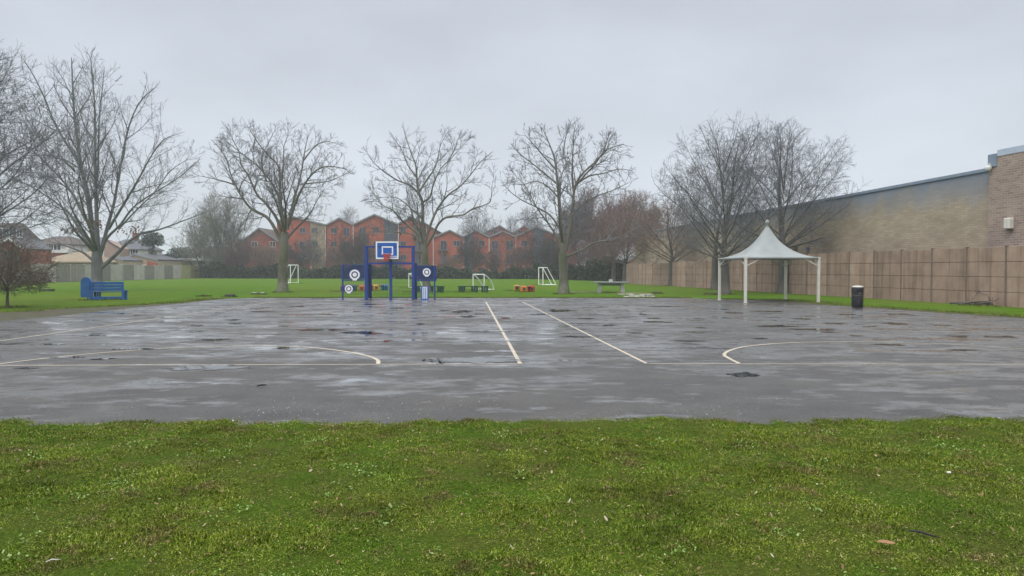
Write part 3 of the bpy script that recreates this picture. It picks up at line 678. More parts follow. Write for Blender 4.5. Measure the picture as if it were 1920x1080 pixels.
generic('bushy_tree', 'smaller olive-grey bare tree left of its bigger neighbour, above the flat garages', 375, 0, 140, 13.0, 1.2, .25, 5.5, 8, 82, BUSHY, M_barkd, M_twg, 'bare trees beyond the hedge', leaders=4, ang=(60, 20), zc=.5)
# thickets in front of the flats
SCR = Cfg(kpm=[2.6, 2.9, 3.2], ratio=[.5, .5, .5], lmax=[5, 2.2, 1.3, .8], ang=[34, 40, 44], up=[.03, .03, .02, .0], rmin=.014, cap=11000)
G4 = 'bare bushes in front of the flats'
for i, (px, Y, H, rx, mt, lab) in enumerate([
 (572, 136, 7.6, 4.0, M_twd, 'dark twiggy bush under the first gable, right of the forked tree'),
 (628, 138, 6.0, 3.2, M_twr, 'brownish twiggy bush below the second red gable'),
 (668, 134, 9.0, 3.8, M_twd, 'tall dark bush left of the basketball board'),
 (735, 138, 4.6, 3.0, M_twd, 'low dark bush behind the basketball frame'),
 (882, 134, 8.5, 3.0, M_twd, 'upright dark bush before the dark bay of the right flats'),
 (926, 137, 5.4, 2.8, M_twm, 'low reddish bush in front of the middle of the right flats'),
 (975, 135, 6.0, 3.2, M_twm, 'reddish bush beneath the wide right gable'),
 (1012, 133, 8.6, 3.2, M_twd, 'dark bush before the dark half of the wide right gable'),
 (1040, 131, 6.8, 3.2, M_twd, 'dark bush behind the trunk of the tree with the low limb'),
 (455, 132, 7.6, 4.2, M_twm, 'maroon twiggy bush in front of the dark red house'),
 (500, 130, 6.2, 3.6, M_twr, 'russet bush just left of the forked tree trunk'),
 (412, 131, 5.8, 3.2, M_twg, 'olive twiggy bush by the small red gable'),
 (1095, 112, 6.4, 3.4, M_twm, 'maroon scrub beyond the hedge, left of the grey table'),
 (1130, 110, 6.6, 3.4, M_twm, 'maroon scrub beyond the hedge, directly behind the grey table'),
 (845, 139, 4.4, 2.4, M_twr, 'small russet bush at the left end of the right flats')]):
    generic('bare_bush', lab, px, 0, Y, H, .5, .10, rx, 8, 90 + i, SCR, M_barkd, mt, G4, leaders=6, ang=(62, 25), zc=.45, cat='bush')
THIN = Cfg(kpm=[1.6, 1.8, 2.2], ratio=[.42, .5, .5], lmax=[6, 2.6, 1.5, .9], ang=[42, 45, 45], up=[.04, .04, .03, .02], rmin=.016, cap=3500)
for i, (px, Y, H, mt, lab) in enumerate([(640, 132, 10.5, M_twd, 'slender dark sapling before the second red gable'), (693, 130, 9.6, M_twd, 'slender sapling just left of the basketball board'), (886, 128, 9.0, M_twd, 'forked dark sapling before the dark bay of the right flats'),
 (948, 131, 8.6, M_twm, 'slender sapling between the two middle gables of the right flats'), (985, 128, 9.4, M_twd, 'thin sapling in front of the wide right gable'), (1032, 126, 9.8, M_twd, 'thin sapling left of the trunk with the low limb'), (588, 131, 9.2, M_tw2, 'thin sapling before the buff bay')]):
    generic('young_tree', lab, px, 0, Y, H, 1.6, .10, 2.9, 9, 140 + i, THIN, M_barkd, mt, 'young trees in front of the flats', ang=(60, 25))
# off the left edge: a nearer tree whose branches reach into the picture
NEAR = Cfg(kpm=[2.8, 3.2, 4.0], ratio=[.4, .5, .5], lmax=[9, 3.4, 1.7, .9], ang=[42, 44, 42], up=[.02, .03, .03, .02], rmin=.0065, cap=60000)
generic('bare_tree', 'bare tree cut off by the left edge, only its outer branches showing', -62, 0, 33, 12.6, 2.8, .32, 4.7, 24, 61, NEAR, M_bark, M_tw, G1, ang=(75, 20), zc=.56)
WEEP = Cfg(kpm=[4.4, 5.4, 6], ratio=[.5, .5, .5], lmax=[5, 1.5, .8, .45], lmin=[.4, .3, .2, .12], ang=[45, 48, 45], up=[-.03, -.08, -.06, -.03], seg=[.3, .25, .2, .15], rmin=.0065, cap=40000)
b = BB(14, 577); generic('small_tree', 'small brown tree with drooping twigs on bare earth at the left edge', 0, 0, b.y, 3.0, .8, .05, 1.95, 30, 62, WEEP, M_barkd, twig('brown_shrub_twigs', (.125, .092, .07)), None, base=b, ang=(85, 40), zc=.62, leaders=4)

# leafy things: hedge, evergreens, ivy, the last brown leaves
def leaves(n, ell, s0, s1, seed, shell=.0):
    q = np.random.default_rng(seed); C = []
    wts = np.array([e_[3] * e_[4] * e_[5] for e_ in ell]); wts = wts / wts.sum(); idx = q.choice(len(ell), n, p=wts)
    E = np.array(ell)[idx]; d = q.normal(size=(n, 3)); d /= np.linalg.norm(d, axis=1, keepdims=True); r = np.maximum(shell, q.random(n) ** .45)
    P = E[:, :3] + d * r[:, None] * E[:, 3:]
    return cards(P, s0, s1, q)
def cards(P, s0, s1, q):
    n = len(P); u = q.normal(size=(n, 3)); u /= np.linalg.norm(u, axis=1, keepdims=True); w_ = q.normal(size=(n, 3)); v = np.cross(u, w_); v /= np.linalg.norm(v, axis=1, keepdims=True)
    s = q.uniform(s0, s1, n)[:, None]; V = np.stack([P - u * s, P + v * s * .55, P + u * s, P - v * s * .55], axis=1)
    return V.reshape(-1, 3), np.arange(n * 4).reshape(n, 4)
def leafy(name, part, label, cat, base, V, T, mat, group=None, wood=None):
    t = thing(name, label, cat, base, 0, group); V = V - np.array(tuple(base)); o = soup(part, V, T, mat); del o['kind']; o.parent = t
    if wood: tubes('stem', [([p - Vector(base) for p in a], b_, 6) for a, b_ in wood], M_barkd, t)
    return t
M_hedge = leafm('hedge_leaf', [(0, (.012, .016, .008)), (.6, (.028, .036, .014)), (1, (.055, .062, .024))])
M_ever = leafm('evergreen_leaf', [(0, (.008, .016, .013)), (.7, (.022, .036, .026)), (1, (.045, .065, .04))])
M_ivy = leafm('ivy_leaf', [(0, (.010, .022, .015)), (.7, (.026, .045, .028)), (1, (.05, .075, .042))])
def hedge(label, a, b_, h, wd, n, seed, mat=M_hedge):
    q = np.random.default_rng(seed); a = np.array(a); b_ = np.array(b_); t = q.random(n); L = np.linalg.norm(b_ - a)
    top = h * (.45 + .62 * vnoise(t * L, t * 0, .22, seed) + .45 * (vnoise(t * L, t * 0, .8, seed + 1) - .3) + .25 * (vnoise(t * L, t * 0, 2.6, seed + 3) - .5))
    z = top * (1 - q.random(n) ** 1.6 * .98); P = np.c_[a[0] + (b_[0] - a[0]) * t, a[1] + (b_[1] - a[1]) * t + q.normal(0, wd / 3, n), z]
    V, T = cards(P, .09, .22, q); return leafy('hedge', 'foliage', label, 'hedge', (float(a[0] + b_[0]) / 2, float(a[1] + b_[1]) / 2, 0), V, T, mat, 'hedge along the far side of the field')
hedge('dark hedge from the end of the left fence to the forked tree', (X(378, 131), 131), (X(540, 129), 128), 2.9, 2.2, 26000, 5)
M_hedge2 = leafm('hedge_leaf_green', [(0, (.014, .022, .008)), (.6, (.035, .05, .016)), (1, (.07, .088, .03))])
hedge('dull green hedge below the red flats, behind the goals', (X(540, 128), 128), (X(1000, 122), 122), 2.3, 2.2, 46000, 6, M_hedge2)
hedge('dark hedge behind the grey table, ending at the concrete wall', (X(1000, 122), 122), (X(1168, 96), 95), 2.9, 2.2, 26000, 7)
b = Vector((X(286, 130), 130, 0)); V, T = leaves(3400, [(b.x + .1, b.y, 7.4, 2.0, 1.5, 1.2), (b.x - .8, b.y, 6.6, 1.6, 1.2, .8), (b.x + .9, b.y, 6.6, 1.5, 1.2, .8), (b.x, b.y, 4.0, .75, .7, 2.6), (b.x - .5, b.y, 2.6, 1.3, 1, 1.4)], .10, .2, 8)
leafy('ivy_clad_tree', 'crown', 'dark ivy-clad tree with a flat leafy top above the far sheds', 'tree', b, V, T, M_ivy, None, [([b, b + Vector((.1, 0, 4)), b + Vector((.2, 0, 7.4))], [.22, .16, .08])])
b = Vector((X(336, 150), 150, 0)); V, T = leaves(6000, [(b.x, b.y, 3.2, 3.4, 2.6, 3.2), (b.x - 2.8, b.y, 2.6, 2.6, 2, 2.3), (b.x + 2.0, b.y, 4.2, 2, 1.8, 2.3)], .14, .3, 9)
leafy('evergreen_bush', 'foliage', 'rounded dark evergreen behind the pale flat-roofed sheds', 'bush', b, V, T, M_ever, None, [([b, b + Vector((0, 0, 3))], [.2, .1])])
q = np.random.default_rng(12); P = []
for (cx, cy, rx_, rz_, n_) in ((165, 416, 22, 10, 60), (137, 432, 24, 7, 70), (240, 433, 30, 8, 46), (188, 420, 12, 10, 40), (258, 428, 14, 6, 24)):
    for i in range(n_): P.append(tuple(pt(cx + q.normal(0, rx_ * .5), cy + q.normal(0, rz_ * .5), 54 + q.normal(0, .8))))
V, T = cards(np.array(P), .06, .13, q); V -= np.array(tuple(bpy.data.objects['bare_tree'].location))
o = soup('withered_leaf', V, T, leafm('withered', [(0, (.14, .06, .035)), (1, (.24, .13, .08))])); o.parent = bpy.data.objects['bare_tree']; o['kind'] = 'stuff'
# ================================================================ BUILDINGS
M_red = brick('red_brick', (.44, .086, .040), (.34, .066, .034), (.27, .15, .11))
M_redd = brick('dark_red_brick', (.34, .085, .05), (.27, .068, .042), (.14, .10, .08))
M_buffb = brick('buff_brick', (.36, .27, .16), (.31, .225, .14), (.28, .24, .18))
M_slate = simple('slate_roof', (.085, .085, .095), .7, .2, 2.0); M_tile = simple('brown_tile_roof', (.085, .065, .055), .8, .25, 1.5)
M_bay = simple('slate_blue_cladding', (.055, .06, .085), .6, .15, 1.0); M_white = simple('white_upvc', (.62, .62, .60), .45, .06)
M_frame = simple('grey_window_frame', (.20, .20, .215), .5, .1)
kp_ = Nt('window_glass'); kp_.base(kp_.ramp(kp_.noise(.5, 3), [(.35, (.018, .020, .026)), (.65, (.05, .055, .065))])); kp_.rough(.08); M_pane = kp_.m
M_rail = simple('balcony_metal', (.06, .062, .075), .5, .1); M_fascia = simple('fascia', (.22, .22, .225), .5, .1)
M_render = simple('white_render', (.62, .60, .56), .8, .08, 1.5); M_tanw = simple('tan_render', (.36, .29, .20), .85, .12, 1.2); M_felt = simple('tan_felt_roof', (.26, .205, .135), .85, .12, 1.2)
M_pink = simple('pinkish_gable', (.32, .22, .18), .85, .1, 1.2)
WCACHE = {}
def MESHOF(mb, name, mat):
    me = bpy.data.meshes.new(name); me.from_pydata(mb.v, [], mb.f); me.materials.append(mat); me.update(); return me
def window(root, x, z, w_, h, y=0.0, frame=None, panes=2, name='window'):
    key = (name, round(w_, 2), round(h, 2), frame.name if frame else '', panes)
    if key not in WCACHE:
        t = .07; f = MB()
        f.box(-w_/2, w_/2, -.05, .03, -h/2, -h/2 + t); f.box(-w_/2, w_/2, -.05, .03, h/2 - t, h/2)
        f.box(-w_/2, -w_/2 + t, -.05, .03, -h/2 + t, h/2 - t); f.box(w_/2 - t, w_/2, -.05, .03, -h/2 + t, h/2 - t)
        for i in range(1, panes): xx = -w_/2 + w_ * i / panes; f.box(xx - t/2, xx + t/2, -.047, .03, -h/2 + t, h/2 - t)
        f.box(-w_/2 - .08, w_/2 + .08, -.11, .0, -h/2 - .09, -h/2 - .002)
        p = MB(); p.box(-w_/2 + .02, w_/2 - .02, -.018, .01, -h/2 + .02, h/2 - .02)
        WCACHE[key] = (MESHOF(f, name, frame or M_frame), MESHOF(p, 'pane', M_pane))
    a, c = WCACHE[key]
    o = link(name, a, None, root); o.location = (x, y, z); link('pane', c, None, o); return o
def gable_unit(root, x0, xa, x1, eave, apex, depth, wallm, roofm, y=0.0, eave2=None, over=.35):
    e2 = eave if eave2 is None else eave2
    MB().prism([(x0, 0), (x1, 0), (x1, e2), (xa, apex), (x0, eave)], y, y + depth).build('wall', wallm, root)
    t = .22; r = MB()
    for (xe, ze) in ((x0, eave), (x1, e2)):
        s = 1 if xe > xa else -1
        r.prism([(xa, apex + .02), (xe + s * .06, ze + .02), (xe + s * .06, ze + .02 + t), (xa, apex + .02 + t)][::s], y - over, y + depth + .2)
    r.build('roof', roofm, root)
    f = MB()
    for (xe, ze) in ((x0, eave), (x1, e2)): f.bar((xa, y - over - .03, apex + .10), (xe, y - over - .03, ze + .10), .05, .28, up=(0, 0, 1))
    f.build('bargeboard', M_fascia, root)
def balcony(root, x, z, w_, y=0.0):
    b = MB(); b.box(x - w_/2, x + w_/2, y - 1.1, y - .01, z - .12, z)
    b.box(x - w_/2, x + w_/2, y - 1.1, y - 1.06, z + 1.0, z + 1.06)
    k = int(w_ / .13)
    for i in range(k + 1): xx = x - w_/2 + w_ * i / k; b.box(xx - .015, xx + .015, y - 1.095, y - 1.065, z, z + 1.0)
    for sx in (-1, 1): b.box(x + sx * w_/2 - .03, x + sx * w_/2 + .03, y - 1.1, y - .01, z + 1.0, z + 1.05)
    o = b.build('balcony', M_rail, root)
    MB().tube([(x, y - 1.05, 0), (x, y - 1.05, z - .12)], .07, 8).build('post', M_fascia, o)
def pipe(root, x, z, y=0.0): MB().tube([(x, y - .08, 0.1), (x, y - .08, z)], .075, 8).build('downpipe', M_white, root)
YF = 150.0
def bx(px): return X(px, YF)
# --- left block, four storeys
cx0 = bx(665); A = thing('apartment_block', 'taller red brick flats with four gables and a buff bay, left of the centre', 'apartment block', (cx0, YF, 0))
lx = lambda px: bx(px) - cx0
zc_ = lambda py: Z(py, YF)
gable_unit(A, lx(520), lx(549), lx(611), zc_(416), zc_(407), 11, M_red, M_slate, eave2=zc_(423))
gable_unit(A, lx(611.5), lx(637), lx(663), zc_(423), zc_(410), 11, M_red, M_slate, y=.25)
gable_unit(A, lx(663.5), lx(703), lx(747.5), zc_(422), zc_(403.5), 11, M_red, M_slate)
gable_unit(A, lx(748), lx(770), lx(797), zc_(420), zc_(408), 11, M_red, M_slate, y=.3)
MB().prism([(lx(797.4), 0), (lx(817), 0), (lx(817), zc_(432)), (lx(797.4), zc_(421))], 1.2, 12).build('wall', M_red, A)
MB().prism([(lx(797.4), zc_(421) + .02), (lx(821), zc_(434)), (lx(821), zc_(434) + .2), (lx(797.4), zc_(421) + .22)], .8, 12.3).build('roof', M_slate, A)
MB().prism([(lx(583), 0), (lx(610), 0), (lx(610), zc_(423.5)), (lx(583), zc_(416.8))], -.18, .2).build('buff_bay', M_buffb, A)
MB().prism([(lx(721), 0), (lx(745), 0), (lx(745), zc_(421.6)), (lx(721), zc_(411.5))], -.16, .2).build('dark_bay', M_bay, A)
for zz, py in ((0, 432), (1, 457.5), (2, 482.5), (3, 507)):
    z = zc_(py)
    window(A, lx(568), z, 1.25, 1.15, 0, frame=M_white if py == 482.5 else None); window(A, lx(591.5), z, 1.2, 1.15, -.18)
    window(A, lx(626), z, 1.3, 1.15, .25); window(A, lx(650), z - .3, 1.3, 1.8, .25)
    window(A, lx(680), z - .4, 1.25, 2.0, 0); window(A, lx(705.5), z, 1.2, 1.15, 0); window(A, lx(733), z, 1.4, 1.2, -.16)
    window(A, lx(756), z, 1.2, 1.15, .3); window(A, lx(784), z - .4, 1.25, 2.0, .3)
    if zz < 3: balcony(A, lx(783), z - 1.45, 2.0, .3); balcony(A, lx(681), z - 1.45, 1.9, 0)
for px, py, y in ((611, 424, -.02), (663, 424, -.02), (747.7, 421, -.02), (798.4, 423, 1.15)): pipe(A, lx(px), zc_(py), y)
# --- right block, one storey lower
cx1 = bx(930); B_ = thing('apartment_block', 'lower red brick flats with a row of gables and white downpipes, right of the centre', 'apartment block', (cx1, YF, 0))
lx = lambda px: bx(px) - cx1
gable_unit(B_, lx(812), lx(844), lx(869.6), zc_(446), zc_(433), 11, M_red, M_slate)
gable_unit(B_, lx(870), lx(891), lx(917), zc_(445), zc_(432), 11, M_red, M_slate, y=.3)
gable_unit(B_, lx(917.4), lx(943), lx(967), zc_(445), zc_(434.5), 11, M_red, M_slate)
gable_unit(B_, lx(967.4), lx(1005), lx(1050), zc_(444), zc_(426), 11, M_red, M_slate, y=.25)
MB().prism([(lx(1050.4), 0), (lx(1081), 0), (lx(1081), zc_(438)), (lx(1050.4), zc_(438))], -.1, 12).build('wall', M_red, B_)
MB().box(lx(1050), lx(1082), -.4, 12.2, zc_(438) + .003, zc_(436)).build('roof', M_slate, B_)
MB().prism([(lx(871), 0), (lx(888), 0), (lx(888), zc_(434.5)), (lx(871), zc_(445.2))], .12, .5).build('dark_bay', M_bay, B_)
MB().prism([(lx(999), 0), (lx(1021), 0), (lx(1021), zc_(433.5)), (lx(1005), zc_(427)), (lx(999), zc_(430))], .08, .5).build('dark_bay', M_bay, B_)
for zz, py in ((1, 456.5), (2, 482), (3, 507)):
    z = zc_(py)
    window(B_, lx(832), z - .4, 1.3, 2.0, 0); window(B_, lx(856), z, 1.3, 1.15, 0); window(B_, lx(879.5), z, 1.3, 1.2, .12)
    window(B_, lx(903), z, 1.4, 1.2, .3); window(B_, lx(928), z - .4, 1.3, 2.0, 0); window(B_, lx(955.5), z - .4, 1.5, 2.0, 0)
    window(B_, lx(983), z, 1.4, 1.15, .25); window(B_, lx(1010), z, 1.5, 1.2, .08); window(B_, lx(1036), z, 1.3, 1.15, .25)
    window(B_, lx(1066), z, 1.3, 1.15, -.1)
    if zz < 3: balcony(B_, lx(830), z - 1.45, 2.1, 0); balcony(B_, lx(928), z - 1.45, 2.1, 0)
for px, py, y in ((812.6, 447, -.02), (869.8, 446, -.02), (917.2, 446, -.02), (967.2, 445, -.02)): pipe(B_, lx(px), zc_(py), y)
lamp = MB(); lamp.box(-.16, .16, -.2, 0, -.13, .13, bev=.03)
# --- rear gables
C_ = thing('apartment_block', 'further red gables showing over the roofs of the right-hand flats', 'apartment block', (X(955, 172), 172, 0)); q2 = lambda px: X(px, 172) - X(955, 172)
gable_unit(C_, q2(905), q2(937), q2(962), Z(438, 172), Z(424.5, 172), 10, M_red, M_tile); gable_unit(C_, q2(962.3), q2(982), q2(1010), Z(438, 172), Z(424, 172), 10, M_red, M_slate, y=.2)
for px in (930, 944, 976, 990): window(C_, q2(px), Z(437, 172), 1.2, 1.1, 0 if px < 962 else .2)
# --- dark red houses to the left of the forked tree
D_ = thing('house', 'dark red brick house with a brown tiled roof behind the maroon bushes', 'house', (X(485, 146), 146, 0)); q3 = lambda px: X(px, 146) - X(485, 146)
gable_unit(D_, q3(444), q3(487), q3(536), Z(462, 146), Z(429, 146), 10, M_redd, M_tile)
for px, py in ((478, 458), (476, 480), (512, 458), (512, 480), (452, 482)): window(D_, q3(px), Z(py, 146), 1.2, 1.15, 0, frame=M_white)
E_ = thing('house', 'small red brick house with a low gable at the end of the left fence', 'house', (X(400, 143), 143, 0)); q4 = lambda px: X(px, 143) - X(400, 143)
gable_unit(E_, q4(381), q4(398), q4(419), Z(474, 143), Z(463, 143), 9, M_red, M_tile); pipe(E_, q4(403), Z(474, 143)); window(E_, q4(392), Z(484, 143), 1.1, 1.1, 0, frame=M_white)
# --- houses beyond the left fence
def hip_house(label, px0, px1, Y, peave, pridge, wallm, roofm, wins, rid=.35, chim=(), name='house', ybase=0, depth=8, gable_pink=None):
    cx = X((px0 + px1) / 2, Y); t = thing(name, label, 'house' if name == 'house' else 'shed', (cx, Y, 0)); hw = X(px1, Y) - cx; ze, zr = Z(peave, Y), Z(pridge, Y)
    MB().box(-hw, hw, 0, depth, 0, ze).build('wall', wallm, t); o = .35; r = MB()
    vs = [(-hw - o, -o, ze), (hw + o, -o, ze), (hw + o, depth + o, ze), (-hw - o, depth + o, ze), (-hw * rid, depth / 2, zr), (hw * rid, depth / 2, zr)]
    r.add(vs + [(v[0], v[1], ze - .18) for v in vs[:4]], [(0, 1, 5, 4), (1, 2, 5), (2, 3, 4, 5), (3, 0, 4), (0, 6, 7, 1), (1, 7, 8, 2), (2, 8, 9, 3), (3, 9, 6, 0), (6, 9, 8, 7)])
    ro = r.build('roof', roofm, t)
    for c in chim: MB().box(c - .45, c + .45, depth / 2 - .4, depth / 2 + .4, zr - 1, zr + 1.1).box(c - .52, c + .52, depth / 2 - .47, depth / 2 + .47, zr + 1.1, zr + 1.25).tube([(c, depth / 2, zr + 1.25), (c, depth / 2, zr + 1.6)], .13).build('chimney', M_redd, ro)
    for px, py, w_, h in wins: window(t, X(px, Y) - cx, Z(py, Y), w_, h, 0, frame=M_white, panes=3 if w_ > 1.5 else 2)
    return t
hip_house('brown house with white windows at the left edge, behind the green shed', -60, 46, 118, 452, 417, M_redd, M_tile, [(2, 436, 2.2, 1.5), (19, 437, 1.0, 1.6), (38, 437, 1.0, 1.4)], depth=4, rid=.7)
hip_house('low white terrace with banded windows under a brown roof, left of the tallest tree', 48, 130, 126, 457.5, 441, M_render, M_tile, [(62, 464, 1.1, 1.0), (74, 464, 1.6, 1.0), (86, 464, 1.4, 1.0), (97, 464, 1.0, 1.0), (108, 464, 1.4, 1.0)], depth=9)
hip_house('house with a dark hipped roof directly behind the trunk of the tallest tree', 108, 196, 132, 463, 443, M_render, M_slate, [(120, 470, 1.4, 1.1), (140, 470, 1.4, 1.1)], depth=9)
hip_house('white house with a slate roof and chimney right of the tallest tree', 188, 262, 138, 467, 447, M_render, M_slate, [(206, 473, 1.6, 1.2), (221, 473, 1.2, 1.2), (240, 474, 1.2, 1.2), (252, 474, 1.6, 1.2)], chim=(.8,), depth=9)
MB_t = thing('shed', 'pinkish tan lean-to roof beside the white house', 'shed', (X(212, 130), 130, 0)); q5 = lambda px: X(px, 130) - X(212, 130)
MB().prism([(q5(198), 0), (q5(226), 0), (q5(226), Z(466, 130)), (q5(203), Z(452, 130)), (q5(198), Z(455, 130))], 0, 3).build('wall', M_pink, MB_t)
MB().bar((q5(203), -.1, Z(451.4, 130)), (q5(228), -.1, Z(466.4, 130)), .3, .16).build('roof_edge', M_tile, MB_t)
# garages and sheds just behind the fence
def garage(label, px0, pxa, px1, Y, pe, pa, wallm, roofm, depth=6, doorm=None):
    cx = X(pxa, Y); t = thing('garage', label, 'garage', (cx, Y, 0), 0, 'garages behind the left fence'); f = lambda p: X(p, Y) - cx
    gable_unit(t, f(px0), 0, f(px1), Z(pe, Y), Z(pa, Y), depth, wallm, roofm, over=.15)
    if doorm: MB().box(f(px0) + .4, f(px1) - .4, -.05, .0, .1, Z(pe, Y) - .2).build('door', doorm, t)
    return t
t = thing('garage', 'wide low building with a tan felt roof behind the fence, left of the tallest tree', 'garage', (X(122, 112), 112, 0), 0, 'garages behind the left fence'); f = lambda p: X(p, 112) - X(122, 112)
MB().box(f(72), f(178), 0, 6, 0, Z(491, 112)).build('wall', M_tanw, t)
m = MB(); ze, zr = Z(490.5, 112), Z(471, 112); vs = [(f(68), -.3, ze), (f(182), -.3, ze), (f(182), 6.3, ze), (f(68), 6.3, ze), (f(122), 3, zr), (f(152), 3, zr)]
m.add(vs + [(v[0], v[1], ze - .2) for v in vs[:4]], [(0, 1, 5, 4), (1, 2, 5), (2, 3, 4, 5), (3, 0, 4), (0, 6, 7, 1), (1, 7, 8, 2), (2, 8, 9, 3), (3, 9, 6, 0), (6, 9, 8, 7)]); m.build('roof', M_felt, t)
t = thing('garage', 'white-fasciaed flat roofed outbuilding behind the wide tan roof', 'garage', (X(86, 120), 120, 0), 0, 'garages behind the left fence'); f = lambda p: X(p, 120) - X(86, 120)
MB().box(f(48), f(128), 0, 5, 0, Z(474, 120)).build('wall', M_redd, t); MB().box(f(46), f(130), -.3, 5.3, Z(474, 120) + .003, Z(471, 120)).build('fascia', M_white, t)
garage('tan rendered garage with a grey tiled roof, nearest right of the tallest tree', 192, 212, 232, 118, 490, 483, M_tanw, M_slate)
garage('tan gabled garage with a white panel and dark roof behind the fence', 231, 252, 297, 124, 489, 477.5, M_tanw, M_slate, 9)
b_ = bpy.data.objects['garage.003']; MB().prism([(X(232, 124) - X(252, 124), 0), (X(280, 124) - X(252, 124), 0), (X(276, 124) - X(252, 124), Z(497, 124)), (X(254, 124) - X(252, 124), Z(491, 124)), (X(232, 124) - X(252, 124), Z(491, 124))], -.06, -.003).build('white_panel', M_white, b_)
MB().prism([(X(276, 124) - X(252, 124), Z(500, 124)), (X(297, 124) - X(252, 124), Z(500, 124)), (X(297, 124) - X(252, 124), Z(493.5, 124)), (X(276, 124) - X(252, 124), Z(488.5, 124))], -.05, -.003).build('red_panel', M_red, b_)
for i, (p0, p1, Y, pe, lab) in enumerate(((286, 330, 134, 484.5, 'pale flat roofed garage left of two, behind the far fence panels'), (318, 382, 140, 484.5, 'long pale flat roofed garage nearest the small red house'))):
    t = thing('garage', lab, 'garage', (X((p0 + p1) / 2, Y), Y, 0), 0, 'garages behind the left fence'); f = lambda p: X(p, Y) - X((p0 + p1) / 2, Y)
    MB().box(f(p0), f(p1), 0, 6, 0, Z(pe + 4, Y)).build('wall', M_tanw, t); MB().box(f(p0) - .3, f(p1) + .3, -.5, 6.3, Z(pe + 4, Y) + .003, Z(pe, Y)).build('flat_roof', M_white, t)
    MB().box(f(p0) + (f(p1) - f(p0)) * .35, f(p0) + (f(p1) - f(p0)) * .6, -.04, -.002, .2, Z(pe + 5, Y)).build('door', M_rail, t)
# a van parked behind the fence
M_van = simple('pale_blue_paint', (.30, .36, .43), .3, .04); M_tyre = simple('tyre_rubber', (.02, .02, .02), .8, .2)
V_ = thing('parked_van', 'pale blue van, only its roof showing over the far fence panels', 'van', (X(322, 134), 134, 0)); s = MB()
s.prism([(-2.5, .4), (2.55, .4), (2.6, 1.0), (1.9, 1.35), (1.35, 2.25), (1.0, 2.42), (-2.35, 2.42), (-2.5, 2.2)], -.95, .95); s.build('body', M_van, V_)
MB().prism([(1.15, 1.42), (1.78, 1.42), (1.32, 2.15), (1.0, 2.2)], -.965, .965).build('windscreen', M_pane, V_)
MB().box(-.9, .9, -.965, .965, 1.45, 2.15).build('window', M_pane, V_)
for sx in (-1.55, 1.6):
    for sy in (-.86, .86): MB().lathe([(.18, -.1), (.36, -.1), (.36, .1), (.18, .1)], 20).build('wheel', M_tyre, V_).matrix_local = Matrix.Translation((sx, sy, .36)) @ Matrix.Rotation(R(90), 4, 'X')
# green gabled shed at the left edge
G_ = thing('garden_building', 'small gabled building with white bargeboards and green cladding at the left edge', 'shed', (X(22, 100), 100, 0)); f = lambda p: X(p, 100) - X(22, 100)
M_green = simple('green_cladding', (.05, .12, .10), .6, .15, 2)
MB().prism([(f(-18), 0), (f(46), 0), (f(46), Z(466, 100)), (f(22), Z(448, 100)), (f(-18), Z(470, 100))], 0, 6).build('wall', M_redd, G_)
MB().box(f(5), f(38), -.08, -.002, .6, Z(469, 100)).build('green_panel', M_green, G_)
m = MB()
for a_, b_ in (((22, 447), (48, 466.5)), ((22, 447), (-22, 470.5))): m.bar((f(a_[0]), 2.8, Z(a_[1], 100)), (f(b_[0]), 2.8, Z(b_[1], 100)), 6.4, .16, up=(0, 0, 1))
m.build('roof', M_slate, G_)
m = MB()
for a_, b_ in (((22, 447.5), (48, 467)), ((22, 447.5), (-22, 471))): m.bar((f(a_[0]), -.48, Z(a_[1], 100)), (f(b_[0]), -.48, Z(b_[1], 100)), .06, .30)
m.build('bargeboard', M_white, G_)

O_ = thing('house', 'small orange brick gable peeping over the far end of the concrete wall', 'house', (X(1196, 150), 150, 0)); q6 = lambda px: X(px, 150) - X(1196, 150)
gable_unit(O_, q6(1180), q6(1194), q6(1216), Z(492, 150), Z(481, 150), 9, brick('orange_brick', (.42, .20, .09), (.36, .17, .08), (.3, .2, .14)), M_tile); window(O_, q6(1197), Z(493, 150), 1.0, 1.0, 0, frame=M_white)
# ================================================================ RIGHT: WALL AND WAREHOUSE
FD = Vector((-.158, .9874, 0)).normalized(); FA = Vector((22.0, 30.5, 0)); RZ = math.atan2(FD.y, FD.x)
def conc(name, c0, c1, stain, st=.6):
    k = Nt(name); c = k.ramp(k.noise(1.2, 6, .65), [(.3, c0), (.7, c1)])
    oi = k.n('ShaderNodeObjectInfo')
    c = k.mix(k.math('MULTIPLY', k.ramp(k.noise(1.5, 5, .65, sc=(2.2, 2.2, .12)), [(.48, 0.0), (.68, 1.0)]), st), c, stain)
    c = k.mix(.6, c, k.ramp(k.noise(60, 3, .7), [(.3, .75), (.7, 1.25)]), 'MULTIPLY')
    hs = k.n('ShaderNodeHueSaturation'); k.l(k.math('ADD', k.math('MULTIPLY', oi.outputs['Random'], .26), .86), hs.inputs['Value']); k.l(c, hs.inputs['Color'])
    k.base(hs.outputs[0]); k.rough(.9); k.bump(k.noise(40, 4, .7), .4, .01); k.b.inputs['Specular IOR Level'].default_value = .2; return k.m
M_cw = conc('tan_concrete', (.27, .188, .142), (.41, .295, .228), (.135, .09, .066))
M_cp = simple('dark_joint', (.155, .11, .082), .9, .2, 6)
W_ = thing('concrete_wall', 'tall tan wall of stacked concrete panels between rusty posts along the right side', 'wall', FA - FD * 8, RZ)
bay = 2.2; nb = 28; gap_ = .018
